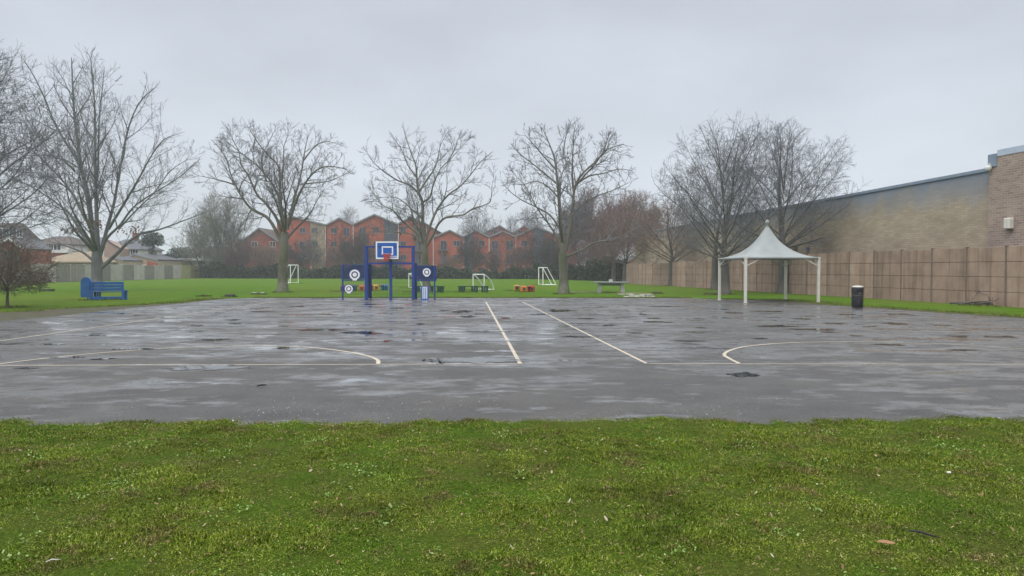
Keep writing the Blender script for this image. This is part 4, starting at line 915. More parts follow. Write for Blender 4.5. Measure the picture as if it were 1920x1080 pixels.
for i in range(nb):
    y_ = i * bay; H_ = 2.66 if i < 15 else 2.40 if i < 22 else 2.28; h4 = (H_ + .04) / 4; m = MB()
    for r_ in range(4): m.box(y_ + .05, y_ + bay - .05, .02, .12, -.04 + r_ * h4 + gap_ / 2, -.04 + (r_ + 1) * h4 - gap_ / 2, bev=.008)
    m.build('panel', M_cw, W_)
    m = MB(); m.box(y_ - .045, y_ + .045, .018, .128, -.05, H_ + .01, bev=.01); p_ = m.build('post', M_cp, W_)
    MB().box(y_ - .06, y_ + .06, .0, .15, H_ + .012, H_ + .04, bev=.01).build('cap', M_cp, p_)
MB().box(.05, nb * bay - .05, -.03, .015, 0, 2.25).build('backing', M_cp, W_)
# warehouse
def wh_flare_stain(k, c, sp):
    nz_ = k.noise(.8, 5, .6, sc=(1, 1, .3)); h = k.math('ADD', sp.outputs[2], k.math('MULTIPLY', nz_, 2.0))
    c = k.mix(k.ramp(k.math('DIVIDE', h, 10), [(.575, 0.0), (.74, .88)]), c, (.165, .225, .32))  # blue lens flare along the wall top, painted into the brick colour
    c = k.mix(k.ramp(k.noise(.25, 5, .6, sc=(1, 1, 2.5)), [(.5, 0.0), (.66, .35)]), c, (.24, .205, .145))
    return c
M_wh = brick('buff_warehouse_brick', (.43, .355, .26), (.35, .285, .21), (.26, .225, .175), .45, .12, wh_flare_stain, .3, bump=.35)
M_whp = brick('pinkish_warehouse_brick', (.36, .27, .22), (.25, .19, .16), (.42, .37, .32), .34, .11, None, .4, bump=.5)
M_cop = simple('blue_grey_coping', (.20, .25, .33), .5, .12, 2); M_sky = simple('pale_blue_flashing', (.42, .48, .58), .4, .08)
nrm = Vector((FD.y, -FD.x, 0))                  # outwards, away from the playground
K_ = thing('warehouse', 'long buff brick warehouse with lens-flare blue painted into its top behind the concrete wall', 'warehouse', FA + nrm * 2.0 - FD * 12, RZ)
def along(px):                                   # distance along the warehouse face for an image column
    o = FA + nrm * 2.0 - FD * 12; k_ = (px - 960) / F; return (k_ * o.y - o.x) / (FD.x - k_ * FD.y)
s0 = along(1858); s1 = along(1500); s2 = along(1192)
H1, H2, H3 = 6.45, 6.25, 5.9
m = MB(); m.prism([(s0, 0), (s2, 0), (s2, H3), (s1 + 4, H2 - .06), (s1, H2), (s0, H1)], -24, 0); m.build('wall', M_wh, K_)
m = MB(); m.prism([(s0, H1 + .004), (s1, H2 + .004), (s1, H2 + .16), (s0, H1 + .16)], -24, .08); m.prism([(s1 + .01, H2 + .004), (s2, H3 + .004), (s2, H3 + .14), (s1 + .01, H2 + .15)], -24, .07); m.build('coping', M_cop, K_)
m = MB(); m.box(-4, s0 - .003, -24, .22, 0, 7.05); tw = m.build('end_bay', M_whp, K_)
m = MB(); m.box(-4, s0 - .5, -24, .25, 7.053, 7.35); m.build('flashing', M_sky, tw)
m = MB(); m.box(s0 - .48, s0 + .02, -24, .27, 6.6, 7.2); m.build('parapet_cap', M_cop, tw)
MB().box(-4, s2, -24.5, -24.1, 0, 6).build('rear_wall', M_whp, K_)
pl_ = lambda px, py, off: (along(px), off, Z(py, (FA + nrm * 2.0 - FD * 12 + FD * along(px)).y))
a_ = pl_(1902, 419, .22); m = MB(); m.box(a_[0] - .17, a_[0] + .17, .22, .5, a_[2] - .27, a_[2] + .25, bev=.04); so = m.build('security_light', simple('cream_plastic', (.62, .60, .54), .4, .05), K_)
MB().box(a_[0] - .06, a_[0] + .06, .25, .42, a_[2] - .36, a_[2] - .273).build('sensor', M_cp, so)
a_ = pl_(1862, 316, .22); m = MB(); m.lathe([(.02, -.16), (.13, -.12), (.15, 0), (.13, .1), (.02, .12)], 16, (a_[0], .38, a_[2])); m.box(a_[0] - .05, a_[0] + .05, .22, .4, a_[2] + .122, a_[2] + .2); m.build('security_camera', M_white, K_)
a_ = pl_(1515, 467, 0); MB().box(a_[0] - .12, a_[0] + .12, .002, .15, a_[2] - .14, a_[2] + .14, bev=.03).build('alarm_box', simple('blue_plastic', (.12, .13, .30), .4), K_)
a_ = pl_(1492, 466, 0); MB().box(a_[0] - .2, a_[0] + .2, .002, .2, a_[2] - .12, a_[2] + .16, bev=.03).build('light_fitting', M_cp, K_)

# ================================================================ LEFT FENCE
M_gf = conc('grey_concrete', (.33, .31, .27), (.45, .43, .38), (.17, .155, .125), .35); M_gfd = conc('dark_grey_concrete', (.19, .178, .152), (.26, .245, .21), (.08, .075, .06), .4)
M_gfy = conc('lichen_concrete', (.26, .25, .10), (.35, .34, .14), (.15, .15, .07), .35); M_gp = simple('pale_concrete_post', (.36, .34, .30), .85, .1, 3)
L_ = thing('panel_fence', 'grey concrete panel fence with alternating light and dark panels along the left boundary', 'fence', (-58.4, 78, 0), R(90))
rl = random.Random(4); pw = 3.15; nbl = 19
for i in range(nbl):
    a0 = i * pw; m = MB(); hh = 2.32 + .04 * math.sin(i)
    for r_ in range(5): m.box(a0 + .07, a0 + pw - .07, -.05, .05, r_ * hh / 5 + .008, (r_ + 1) * hh / 5 - .004, bev=.01)
    m.build('panel', M_gfy if i >= 15 else (M_gfd if i in (5, 7, 9, 11, 13) or i % 2 else M_gf) if i > 4 else (M_gf if i != 4 else M_gfd), L_)
    m = MB(); m.box(a0 - .065, a0 + .065, -.10, .10, -.05, hh + .06, bev=.012); m.build('post', M_gp, L_)
# ================================================================ PLAYGROUND EQUIPMENT
M_blue = simple('blue_powder_coat', (.007, .040, .21), .5, .12, 2); M_blued = simple('dark_blue_mesh', (.005, .024, .11), .6, .15, 3); M_bb = simple('blue_backboard', (.006, .10, .40), .35, .05, 2)
M_wp = simple('white_paint', (.78, .78, .78), .45, .05); M_red2 = simple('red_orange_steel', (.50, .07, .045), .5, .15); M_navy = simple('navy_vinyl', (.01, .022, .09), .4, .08)
YG = 38.4; gx0 = X(687, YG); U = thing('ball_wall', 'blue steel multi-sport goal frame with a basketball board in its middle', 'sports frame', (X(730, YG), YG, 0)); ux = lambda px, Y=YG: X(px, Y) - X(730, YG); uz = lambda py, Y=YG: Z(py, Y)
dep = 1.15; xl, xr = ux(687), ux(775); Ht, Hc = uz(461), uz(494)
for x, w_ in ((xl, .165), (xr, .15)):
    MB().box(x - w_/2, x + w_/2, -.09, .09, 0, Ht, bev=.012).build('post', M_blue, U)
    MB().box(x - .05, x + .05, dep - .05, dep + .05, 0, Hc + .02, bev=.01).build('rear_post', M_blue, U)
MB().box(xl + .10, xr - .09, -.045, .045, Ht - .09, Ht - .005).build('top_rail', M_blue, U)
MB().box(xl + .10, xr - .09, -.05, .05, Hc - .05, Hc + .05).build('crossbar', M_blue, U)
def mesh_panel(x0, x1, z0, z1, y, name='mesh_panel', dx=.075, dz=.2, t=.006, M=None, mat=None):
    m = MB(); n = max(1, int((x1 - x0) / dx))
    for i in range(n + 1): xx = x0 + (x1 - x0) * i / n; m.box(xx - t/2, xx + t/2, y - t/2, y + t/2, z0, z1, M)
    k = max(1, int((z1 - z0) / dz))
    for i in range(k + 1): zz = z0 + (z1 - z0) * i / k; m.box(x0, x1, y + t/2, y + t * 2.2, zz - t * .75, zz + t * .75, M)
    return m.build(name, mat or M_blued, U)
mesh_panel(xl + .12, xr - .1, Hc + .06, Ht - .1, 0, dx=.09)
mesh_panel(xl + .06, xr - .06, .06, Hc - .02, dep, dx=.11)
for x in (xl, xr): mesh_panel(.08, dep - .06, .06, Hc, 0, M=Matrix.Translation((x, 0, 0)) @ Matrix.Rotation(R(90), 4, 'Z'), dx=.05, dz=.1, t=.010, name='side_mesh')
for x in (xl, xr): MB().box(x - .035, x + .035, .09, dep - .05, Hc - .03, Hc + .03).build('side_rail', M_blue, U)
MB().box(ux(732) - .07, ux(732) + .07, .06, .20, 0, uz(484), bev=.012).build('board_pole', M_blue, U)
# backboard
bl, br, bt, bb = ux(705.3), ux(747.3), uz(453), uz(485.5); m = MB(); m.box(bl, br, -.04, 0.0, bb, bt, bev=.006); Bd = m.build('backboard', M_bb, U)
def frame_rect(x0, x1, z0, z1, t, y0, y1): return MB().box(x0, x1, y0, y1, z0, z0 + t).box(x0, x1, y0, y1, z1 - t, z1).box(x0, x0 + t, y0, y1, z0 + t, z1 - t).box(x1 - t, x1, y0, y1, z0 + t, z1 - t)
frame_rect(bl - .004, br + .004, bb - .004, bt + .004, .075, -.05, -.012).build('board_border', M_wp, Bd)
frame_rect(ux(716.3), ux(737.7), uz(478), uz(462), .07, -.047, -.038).build('aiming_square', M_wp, Bd)
m = MB(); rl_ = random.Random(2)
x = ux(731.5)
while x < ux(744.5): q_ = rl_.uniform(.03, .07); m.box(x, x + q_, -.046, -.038, uz(481.4), uz(479.9)); x += q_ + .014
m.build('lettering', M_wp, Bd)
hp = MB(); hc = Vector((ux(727.3), -.34, uz(476.8))); ring = [hc + Vector((.225 * math.cos(a), .225 * math.sin(a), 0)) for a in np.linspace(0, 2 * math.pi, 33)]
hp.tube(ring, .017, 8, False); hp.box(hc.x - .06, hc.x + .06, -.13, -.04, hc.z - .05, hc.z + .02); H = hp.build('hoop', M_red2, Bd)
m = MB()
for k in range(14):
    for s_ in (1, -1):
        a0 = 2 * math.pi * k / 14; P_ = []
        for j in range(6): a = a0 + s_ * j * .22; r_ = .215 - .10 * (j / 5) ** .8; P_.append(hc + Vector((r_ * math.cos(a), r_ * math.sin(a), -.36 * j / 5)))
        m.tube(P_, .012, 5, False)
m.build('net', M_red2, H)
# side panels with targets
def target(px, py, rp, y, parent=U, name='target'):
    c = Vector((ux(px), y, uz(py))); r_ = rp / F * YG; rot = lambda z: Matrix.Translation((c.x, y - z, c.z)) @ Matrix.Rotation(R(90), 4, 'X')
    def disc(rr, z0, z1, nm, mat, par):
        m = MB(); m.lathe([(.001, z0), (rr, z0), (rr, z1), (.001, z1)], 40, smooth=False); m.v = [tuple(rot(0) @ Vector(v)) for v in m.v]; return m.build(nm, mat, par)
    d = disc(r_ * 1.16, 0, .022, name, M_blue, parent); disc(r_, .022, .026, 'outer_ring', M_wp, d); disc(r_ * .66, .026, .029, 'dark_ring', M_navy, d); disc(r_ * .42, .029, .032, 'bullseye', M_wp, d)
    MB().box(c.x - r_ * .42, c.x + r_ * .42, y - .031, y - .0265, c.z - r_ * 1.12, c.z - r_ * .9).build('score_plate', M_wp, d)
    return d
def side_panel(px0, px1, py0, py1, post, hp_):
    x0, x1, z1, z0 = ux(px0), ux(px1), uz(py0), uz(py1)
    MB().box(ux(post) - .04, ux(post) + .04, -.04, .04, 0, z1, bev=.008).build('side_post', M_blue, U)
    frame_rect(x0, x1, z0, z1, .035, -.02, .02).build('panel_frame', M_blue, U)
pS = (640.5, 683.5, 496, 551); side_panel(640.5, 682.5, 496, 526, 642.3, 0)
mesh_panel(ux(642), ux(682), uz(526), uz(496.5), .0, dx=.024, dz=.10, t=.013)
mesh_panel(ux(644), ux(682), .3, uz(527), .0, dx=.085, dz=.22, t=.006)
d = target(665.5, 515, 9.6, -.03); d = target(654.3, 541.5, 7.4, -.03)
side_panel(779.5, 818, 498, 526.5, 815, 0); mesh_panel(ux(780), ux(818), uz(526.5), uz(498.5), 0, dx=.02, dz=.09, t=.016)
mesh_panel(ux(780), ux(814), .3, uz(527.5), .0, dx=.085, dz=.22, t=.006)
target(800.4, 510.3, 7.4, -.03)
st = MB(); st.box(ux(789.5), ux(803.8), -.05, -.02, .0, uz(537), bev=.006); st_ = st.build('wicket_board', M_bb, U)
m = MB()
for px in (793.2, 796.7, 800.2): m.box(ux(px) - .026, ux(px) + .026, -.056, -.048, .06, uz(538.8))
m.box(ux(792.2), ux(801), -.0555, -.0485, uz(538.8), uz(538.0)); m.build('wicket_stripes', M_wp, st_)

# mini goals
M_gw = simple('white_goal_plastic', (.80, .80, .78), .4, .04)
def goal(label, base_px, base_py, w_, h, d_, rz, d_top=.0, r_=.05, curved=True):
    b = gp(base_px, base_py); t = thing('mini_goal', label, 'goal', b, rz, 'small white football goals')
    hw = w_ / 2
    for s_ in (-1, 1): MB().tube([(s_ * hw, 0, 0), (s_ * hw, 0, h)], r_, 10).build('upright', M_gw, t)
    MB().tube([(-hw, 0, h), (hw, 0, h)], r_, 10).build('crossbar', M_gw, t)
    for s_ in (-1, 1):
        P_ = [(s_ * hw, 0, h), (s_ * hw, d_top, h)] if d_top else [(s_ * hw, 0, h)]
        a_ = Vector(P_[-1]); e_ = Vector((s_ * hw, d_, 0.02))
        for k in range(1, 7):
            q_ = k / 6; v = a_.lerp(e_, q_); v += Vector((0, .18 * d_ * math.sin(math.pi * q_), .08 * h * math.sin(math.pi * q_))) if curved else Vector(); P_.append(tuple(v))
        MB().tube(P_, r_ * .9, 10).build('back_stay', M_gw, t)
        MB().tube([(s_ * hw, 0, .04), (s_ * hw, d_, .04)], r_ * .8, 8).build('ground_bar', M_gw, t)
    MB().tube([(-hw, d_, .04), (hw, d_, .04)], r_ * .8, 8).build('rear_bar', M_gw, t)
    return t
goal('white mini goal standing behind the green bench in the middle', 897.5, 544, 1.2, 1.24, 1.15, R(-40))
goal('white mini goal behind the blue sports frame, partly hidden by its right post', 771, 540.5, 1.2, 1.25, .8, R(-62), d_top=0)
goal('white mini goal on its own, right of the coloured stools', 1014, 534.5, 1.5, 1.82, 1.45, R(-75), d_top=.45, curved=False)
goal('white mini goal half hidden behind the forked tree trunk', 552, 531, 1.2, 2.15, 1.7, R(60), d_top=.3, curved=False)

# caterpillar benches: moulded blocks joined by planks
PC = {k: simple(k + '_plastic', c, .45, .1, 5) for k, c in dict(red=(.45, .035, .03), orange=(.56, .17, .02), yellow=(.55, .32, .03), teal=(.02, .16, .15), purple=(.11, .03, .12), blue=(.03, .17, .38), green=(.012, .05, .036), plank=(.03, .05, .045), brown=(.16, .07, .03)).items()}
def play_bench(label, blocks, plankm, sz=.46, zt=.44, plank_w=.34, gaps=True):
    b = gp(blocks[0][0], blocks[0][1]); t = thing('play_bench', label, 'bench', b, 0, 'low play benches on the grass'); pos = []
    for px, py, c in blocks:
        p = gp(px, py) - b; a = .12 * len(pos)
        M = Matrix.Translation(p) @ Matrix.Rotation(a, 4, 'Z')
        m = MB(); m.box(-sz/2, sz/2, -sz/2, sz/2, 0, zt, M, bev=.06); m.box(-sz*.3, sz*.3, -sz*.3, sz*.3, zt - .005, zt + .03, M, bev=.012); o = m.build('block', PC[c], t)
        m = MB()
        for s_ in (-1, 1): m.box(-.09 + s_ * .0, .09, s_ * (sz/2) - .004, s_ * (sz/2) + .004, .12, .30, M)
        m.build('hand_slot', PC['plank'], o); pos.append(p)
    for a, c in zip(pos, pos[1:]):
        d_ = (c - a).normalized(); m = MB(); m.bar(a + d_ * (sz/2 - .03) + Vector((0, 0, zt - .06)), c - d_ * (sz/2 - .03) + Vector((0, 0, zt - .06)), plank_w, .055); m.build('plank', plankm, t)
    return t
play_bench('low bench of yellow, orange and red stools joined by planks', [(969, 545.5, 'yellow'), (982, 547.5, 'orange'), (996, 547, 'red')], PC['brown'])
play_bench('low multicoloured play bench of six blocks seen through the sports frame', [(645, 546.5, 'purple'), (663, 545.5, 'teal'), (678, 545.5, 'orange'), (694, 544.6, 'purple'), (704, 544.6, 'yellow'), (721, 544, 'blue')], PC['brown'])
def green_bench(label, pxs):
    b = gp(*pxs[0]); t = thing('plank_bench', label, 'bench', b, 0, 'dark green benches on the grass'); P_ = [gp(*p) - b for p in pxs]
    for p in P_:
        m = MB()
        for dx in (-.17, .0, .17): m.box(p.x + dx - .065, p.x + dx + .065, p.y - .2, p.y + .2, 0, .40, bev=.015)
        m.build('leg', PC['green'], t)
    m = MB()
    for k in (-.12, .12): m.bar(P_[0] + Vector((-.3, k, .43)), P_[-1] + Vector((.3, k, .43)), .2, .055)
    m.build('seat', PC['green'], t); return t
green_bench('dark green plank bench in front of the middle mini goal', [(866, 548), (890, 548), (909, 548)])
green_bench('dark green plank bench behind the wicket board', [(781, 548), (806, 548), (826, 548)])

# table tennis table of concrete
M_ct = simple('grey_table_concrete', (.36, .36, .345), .75, .12, 3, bump=.2); M_ctd = simple('dark_table_top', (.26, .265, .26), .6, .12, 3); M_net = simple('pale_net_plate', (.60, .60, .57), .6, .06)
b = gp(1145, 549); T_ = thing('table_tennis_table', 'grey concrete table tennis table with a short pale net plate', 'table', b, R(-6)); tw_ = 2.55
m = MB(); tl = [(-1.30, -.25), (-1.0, -.62), (1.0, -.62), (1.30, -.25), (1.30, .45), (1.0, .76), (-1.0, .76), (-1.3, .45)]
n = len(tl); m.add([(x, y, .70) for x, y in tl] + [(x, y, .775) for x, y in tl], [tuple(range(n))[::-1], tuple(range(n, 2 * n))] + [(i, (i + 1) % n, (i + 1) % n + n, i + n) for i in range(n)]); m.build('tabletop', M_ctd, T_)
for s_ in (-1, 1):
    m = MB(); m.prism([(s_ * .82 - .16, -.01), (s_ * .82 + .16, -.01), (s_ * .78 + .10, .695), (s_ * .78 - .10, .695)], -.42, .42); m.build('leg', M_ct, T_)
MB().box(-.66, .66, -.08, .08, .5, .695).build('beam', M_ct, T_)
MB().box(-.13, .13, -.02, .02, .777, .95).box(-.02, .02, .021, .75, .777, .92).build('net_plate', M_net, T_)
# slabs lying by the table, a pale kerb line
M_slab = simple('paving_slab', (.50, .49, .45), .7, .1, 2)
for i, (px, py, w_, d_, rz, lab) in enumerate(((1173, 553, .95, .55, .05, 'pale paving slab under the right end of the grey table'), (1193, 555.2, .9, .6, -.1, 'middle pale paving slab of the loose group'), (1212, 553.8, .75, .5, .12, 'small far pale slab on the right of the loose group'), (1188, 557.4, 1.1, .5, .02, 'long pale slab closest to the asphalt'), (1214, 557, .85, .5, -.04, 'pale slab at the right end, closest to the asphalt'))):
    b = gp(px, py); t = MB().box(-w_/2, w_/2, -d_/2, d_/2, .0, .07, bev=.01).build('paving_slab', M_slab); t.location = b; t.rotation_euler = (0, 0, rz); props(t, lab, 'slab', 'loose paving slabs by the table')
P0, P1, P2 = gp(1070, 548.3), gp(1140, 548.6), gp(1222, 551.5); M_kerb = simple('sandy_edging', (.36, .30, .19), .85, .12, 2)
m = MB(); m.bar(P0 + Vector((0, 0, .02)), P1 + Vector((0, 0, .02)), .12, .08); m.bar(P1 + Vector((0, 0, .02)), P2 + Vector((0, 0, .02)), .12, .08); props(m.build('timber_edging', M_kerb), 'thin sandy edging running in the grass under the grey table', 'edging')

# shelter
M_can = simple('grey_canopy_fabric', (.265, .285, .28), .7, .14, 1.1); M_post = simple('cream_post_paint', (.58, .56, .50), .5, .08, 3)
sa, thx = 3.67, R(3.2); SB = Vector((11.46, 34.8, 0)); Rm = Matrix.Rotation(thx, 4, 'Z'); S_ = thing('canopy_shelter', 'open square shelter with a peaked grey fabric roof on four cream posts', 'shelter', SB + (Rm @ Vector((sa/2, sa/2, 0))), thx)
h0 = sa / 2; zE = 2.26
for i, j in ((-1, -1), (1, -1), (1, 1), (-1, 1)):
    p = MB(); p.box(i*h0 - .062, i*h0 + .062, j*h0 - .062, j*h0 + .062, 0, zE - .03, bev=.012); p_ = p.build('post', M_post, S_)
    MB().box(i*h0 - .11, i*h0 + .11, j*h0 - .11, j*h0 + .11, 0, .012).build('base_plate', M_post, p_)
    m = MB(); m.bar((i*h0 - i*.06, j*h0, zE - .42), (i*h0 - i*.72, j*h0, zE - .10), .045); m.bar((i*h0, j*h0 - j*.06, zE - .42), (i*h0, j*h0 - j*.72, zE - .10), .045); m.build('brace', M_post, S_)
m = MB(); e = h0 + .05
for a, b in (((-e, -e), (e, -e)), ((e, -e), (e, e)), ((e, e), (-e, e)), ((-e, e), (-e, -e))): m.bar((*a, zE - .05), (*b, zE - .05), .06, .07)
m.build('eaves_frame', M_post, S_)
N_, K = 64, 22; vs = []; hr = h0 + .10
for k in range(K + 1):
    t_ = 1 - k / K; t_ = .022 + (1 - .022) * t_
    for i in range(N_):
        a = 2 * math.pi * (i + .5) / N_; c_, s_ = math.cos(a), math.sin(a); sq = 1 / max(abs(c_), abs(s_)); ci = 1.08; q_ = max(0, min(1, (t_ - .1) / .75)); q_ = q_ * q_ * (3 - 2 * q_)
        rr = hr * t_ * (sq * q_ + ci * (1 - q_)); z = zE + 1.72 * (1 - t_) ** 2.05
        dg = (abs(abs(math.atan2(s_, c_)) % (math.pi / 2) - math.pi / 4)) / (math.pi / 4)
        z -= .05 * math.sin(math.pi * t_) * dg
        vs.append((rr * c_, rr * s_, z))
vs = [(x, y, zE - .10) for x, y, z in vs[:N_]] + vs
m = MB(); m.add(vs, [(k * N_ + i, k * N_ + (i + 1) % N_, (k + 1) * N_ + (i + 1) % N_, (k + 1) * N_ + i) for k in range(K + 1) for i in range(N_)], True)
cn = m.build('canopy', M_can, S_); sm = cn.modifiers.new('thick', 'SOLIDIFY'); sm.thickness = .012
MB().lathe([(.10, zE + 1.60), (.085, zE + 1.72), (.10, zE + 1.725), (.10, zE + 1.86), (.06, zE + 1.93), (.02, zE + 1.95)], 20).build('finial', M_can, S_)
MB().tube([(0, 0, zE - .08), (0, 0, zE + 1.7)], .04).build('king_post', M_post, S_)
m = MB()
for i, j in ((-1, -1), (1, -1), (1, 1), (-1, 1)): m.bar((i * (h0 - .08), j * (h0 - .08), zE - .09), (i * .045, j * .045, zE - .03), .045)
m.build('cross_bar', M_post, S_)

# litter bin
M_bin = simple('black_bin_plastic', (.013, .013, .017), .35, .2, 6); M_lid = simple('pale_bin_top', (.50, .48, .42), .5, .08); M_gold = simple('dull_gold_band', (.13, .11, .06), .45, .1)
b = gp(1607.5, 577); Bn = thing('litter_bin', 'round black litter bin with a pale top at the edge of the asphalt', 'bin', b)
m = MB(); m.lathe([(.20, 0), (.225, .02), (.235, .30), (.237, .52), (.237, .60)], 32); m.build('body', M_bin, Bn)
m = MB(); m.lathe([(.240, .525), (.242, .53), (.242, .542), (.240, .547)], 32); m.build('band', M_gold, Bn)
m = MB(); m.lathe([(.24, .602), (.245, .64), (.245, .86), (.235, .885)], 32); hd = m.build('hood', M_bin, Bn)
m = MB(); m.lathe([(.236, .887), (.225, .915), (.15, .945), (.01, .955)], 32); m.build('top', M_lid, Bn)
kd = Nt('bin_mouth'); kd.base((.003, .003, .003)); kd.rough(.9)
m = MB(); m.box(-.13, .13, -.252, -.20, .68, .82, bev=.02); m.build('mouth', kd.m, hd)
m = MB(); m.box(-.035, .035, -.244, -.20, .60, .665); m.build('emblem', M_gold, hd)

# blue corner bench
M_bl = simple('blue_bench_paint', (.014, .115, .36), .55, .22, 3); b = gp(190, 562.5); Q_ = thing('corner_bench', 'blue wooden corner bench with an arched end panel below the tallest tree', 'bench', b, 0); k_ = b.y / F
def wing(x0, y0, x1, y1, pre, slats=3, backh=.98):
    a_, e_ = Vector((x0, y0, 0)), Vector((x1, y1, 0)); d_ = (e_ - a_); L = d_.length; rz = math.atan2(d_.y, d_.x); M = Matrix.Translation(a_) @ Matrix.Rotation(rz, 4, 'Z')
    m = MB()
    for i in range(slats): z = .50 + i * .165; m.box(0.02, L - .02, -.02, .02, z, z + .145, M, bev=.008)
    m.build('back_slats', M_bl, Q_)
    m = MB()
    for i in range(3): m.box(0.0, L, .05 + i * .15, .18 + i * .15, .41, .45, M, bev=.008)
    m.build('seat', M_bl, Q_)
    for x in (.06, L - .06):
        MB().box(x - .05, x + .05, -.075, -.022, 0, backh, M, bev=.01).build('back_post', M_bl, Q_)
        MB().box(x - .05, x + .05, .40, .49, 0, .405, M, bev=.01).build('leg', M_bl, Q_)
    MB().box(.02, L - .02, .42, .465, .06, .16, M, bev=.008).box(.02, L - .02, -.06, -.025, .06, .17, M, bev=.008).build('rail', M_bl, Q_)
wing(-.55, .0, 1.05, .35, '')
wing(-1.15, .75, -.60, .06, '', slats=3)
m = MB(); ar = [(-.36, .0), (.36, .0), (.36, .75)] + [(.36 * math.cos(a), .75 + .34 * math.sin(a)) for a in np.linspace(0, math.pi, 14)[1:-1]] + [(-.36, .75)]
m.prism([(x, z) for x, z in ar if True], -.03, .03); o = m.build('end_panel', M_bl, Q_); o.location = (-.90, .18, .14); o.rotation_euler = (0, 0, R(-14))
MB().box(-.62, .14, -.045, .02, 0.0, .16, bev=.01).box(-.60, -.42, -.05, .0, .165, .48, bev=.01).build('front_board', M_bl, Q_)
m = MB(); m.box(.94, 1.12, .30, .62, .46, .52, bev=.01); m.box(.96, 1.04, .32, .40, 0, .455); m.box(1.0, 1.08, .52, .60, 0, .455); m.build('arm_rest', M_bl, Q_)

# things lying on the grass
M_log = simple('dark_log', (.030, .026, .022), .9, .3, 6, bump=.5, bscale=12); M_rub = simple('black_rubber', (.012, .012, .013), .7, .2)
def log(label, px, py, L, r_, rz, name='fallen_log'):
    b = gp(px, py); m = MB(); rr_ = random.Random(int(px)); P_ = [(-L/2 + L * i / 6, rr_.gauss(0, .02), r_ * .8 + rr_.gauss(0, .008)) for i in range(7)]
    m.tube(P_, [r_ * rr_.uniform(.88, 1.1) for _ in P_], 12); o = m.build(name, M_log); o.location = b; o.rotation_euler = (0, 0, rz); return props(o, label, 'log', 'dark logs lying on the grass')
log('dark log lying on the grass left of the blue bench', 88, 546, 1.05, .095, .05)
log('short dark log lying near the asphalt edge, right of the blue bench', 431, 557, .62, .09, -.1)
log('black log lying on the grass between the slabs and the shelter', 1232, 550.5, .62, .07, 0)
log('dark low log beside the foot of the tree left of the shelter', 1332, 553, .9, .06, .1)
log('small dark lump of wood close to the asphalt, far right of the blue bench', 382, 556, .32, .06, .4)
b = gp(485, 552); tr_ = thing('planting_tray', 'black plastic tray with pale ends lying left of the forked tree', 'tray', b, .1); m = MB(); m.box(-.38, .38, -.22, .22, 0, .10, bev=.03); m.build('tray', M_rub, tr_)
m = MB(); m.box(-.37, -.17, -.2, .2, .102, .128, bev=.01); m.box(.15, .34, -.2, .2, .102, .124, bev=.01); m.build('pale_lining', M_net, tr_)
# dead branch against the wall
bb0 = gp(1862, 574); Pm = Grower(77, Cfg(kpm=[2.4, 3, 3], ratio=[.2, .3, .3], lmax=[3, .5, .3, .2], up=[-.25, -.2, 0, 0], maxlev=2, rmin=.008, cap=300))
for (p_, r_) in (([(-1.4, .9, .10), (-.6, .5, .14), (.1, .1, .10), (.7, -.2, .22), (1.25, -.5, .06)], .05), ([(-1.2, .6, .05), (-.4, .35, .20), (.3, .15, .08), (.8, .1, .10)], .035), ([(-.1, .2, .1), (.02, .25, .20), (.05, .25, .32)], .02), ([(-.9, 1.0, .08), (-.2, .5, .07), (.5, -.1, .06)], .04)):
    Pm.limb([bb0 + Vector(v) for v in p_], r_, .012, .01)
t = thing('dead_branch', 'dead brown branch lying in the grass at the foot of the right wall', 'branch', bb0); tubes('bough', [([q - bb0 for q in p], r, s) for p, r, s in Pm.trunk], M_barkd, t); tubes('twigs', [([Vector((q.x, q.y, max(.01, q.z))) - bb0 for q in p], r, s) for p, r, s in Pm.crown], M_twd, t)
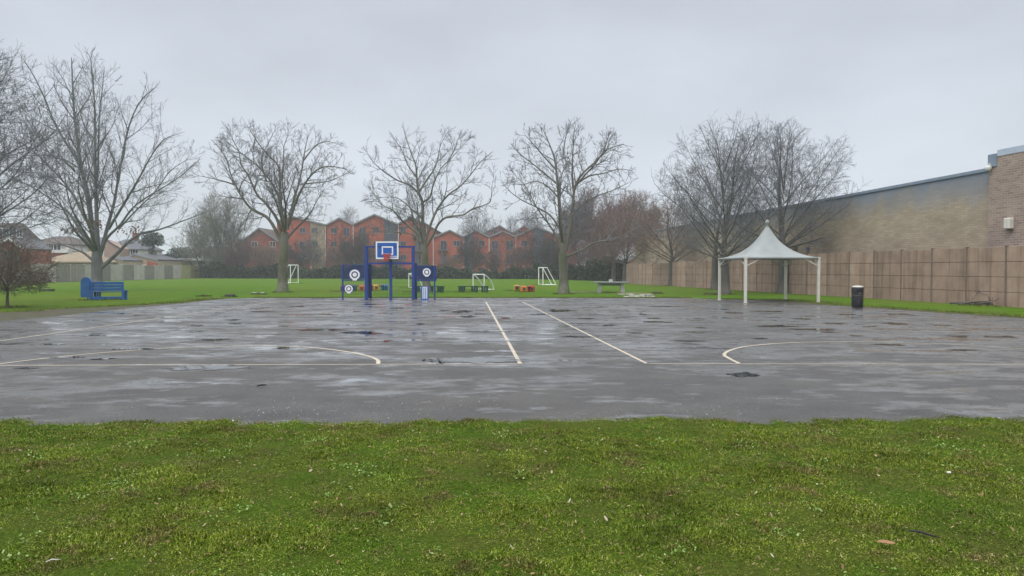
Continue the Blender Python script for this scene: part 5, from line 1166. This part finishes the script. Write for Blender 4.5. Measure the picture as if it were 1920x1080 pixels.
# stick, leaf and litter in the near grass
def twig_on(label, px, py, L, r_, rz, mat, cat='stick', name='stick'):
    b = gp(px, py); m = MB(); P_ = [(-L/2, 0, .035), (-L*.1, .006, .042), (L*.2, -.004, .04), (L/2, .004, .034)]; m.tube(P_, [r_ * .7, r_, r_ * .9, r_ * .4], 8); o = m.build(name, mat); o.location = b; o.rotation_euler = (0, 0, rz); return props(o, label, cat)
twig_on('dark straight stick lying in the near grass at lower right', 1732, 1012, .17, .008, -.75, M_log)
twig_on('small dark stick on the wet asphalt left of centre', 491, 727.5, .15, .012, .9, M_log)
twig_on('pale dry straw lying in the lower left grass', 100, 1063, .07, .003, .5, M_net, 'straw', 'straw')
b = gp(1660, 1030); m = MB(); m.add([(-.05, 0, .04), (-.02, .022, .047), (.03, .018, .05), (.055, 0, .045), (.03, -.018, .046), (-.02, -.02, .043), (0, 0, .036)], [(0, 1, 6), (1, 2, 6), (2, 3, 6), (3, 4, 6), (4, 5, 6), (5, 0, 6)]); o = m.build('fallen_leaf', simple('rust_leaf', (.28, .14, .07), .7, .2, 60)); o.location = b; o.rotation_euler = (0, 0, -.5); props(o, 'single rust brown fallen leaf in the lower right grass', 'leaf')
b = gp(1779, 894); o = MB().box(-.016, .016, -.008, .008, .03, .042, bev=.004).build('litter_scrap', M_wp); o.location = b; props(o, 'tiny white scrap of litter on the right-hand near grass', 'litter')

# turf tufts left uncut round the feet of things on the lawn
q = np.random.default_rng(31); XY = []
for o in list(col.objects):
    if o.parent or o.name.startswith(('ball_wall', 'litter_bin')): continue
    c_ = o.get('category'); L_o = o.location
    if c_ in ('tree', 'bench', 'goal', 'table', 'log', 'slab', 'tray', 'branch') and 28 < L_o.y < 95:
        r_ = {'tree': .5, 'goal': .8, 'bench': .8, 'table': .8, 'log': .35, 'branch': .9}.get(c_, .4); k_ = 420 if c_ == 'tree' else 300
        a_ = q.uniform(0, 6.28, k_); d_ = r_ * (1 + np.abs(q.normal(0, .28, k_))) if c_ == 'tree' else r_ * np.sqrt(q.random(k_)) * 1.4
        XY.append(np.c_[L_o.x + np.cos(a_) * d_, L_o.y + np.sin(a_) * d_])
XY = np.concatenate(XY); V, T = blades(len(XY), XY[:, 0], XY[:, 1], .05, .14, .012, .026, .6)
o = soup('long_grass', V, T, bpy.data.materials['verge_blade']); props(o, 'longer uncut grass round the feet of the trees, benches and goals', 'long grass')
# ================================================================ HAZE VOLUME ADDED TO IMITATE THE LENS VEIL
hz = bpy.data.materials.new('lens_veil_haze'); hz.use_nodes = True; ht = hz.node_tree; ht.nodes.clear()
ho = ht.nodes.new('ShaderNodeOutputMaterial'); hv = ht.nodes.new('ShaderNodeVolumePrincipled'); hv.inputs['Color'].default_value = (.90, .94, 1, 1); hv.inputs['Density'].default_value = .0009
hv.inputs['Anisotropy'].default_value = .2
ht.links.new(hv.outputs[0], ho.inputs['Volume'])
o = MB().box(-1600, 1600, -350, 1600, -1.0, 30).build('lens_veil_haze_box', hz); o['kind'] = 'stuff'
scene.cycles.volume_bounces = 1
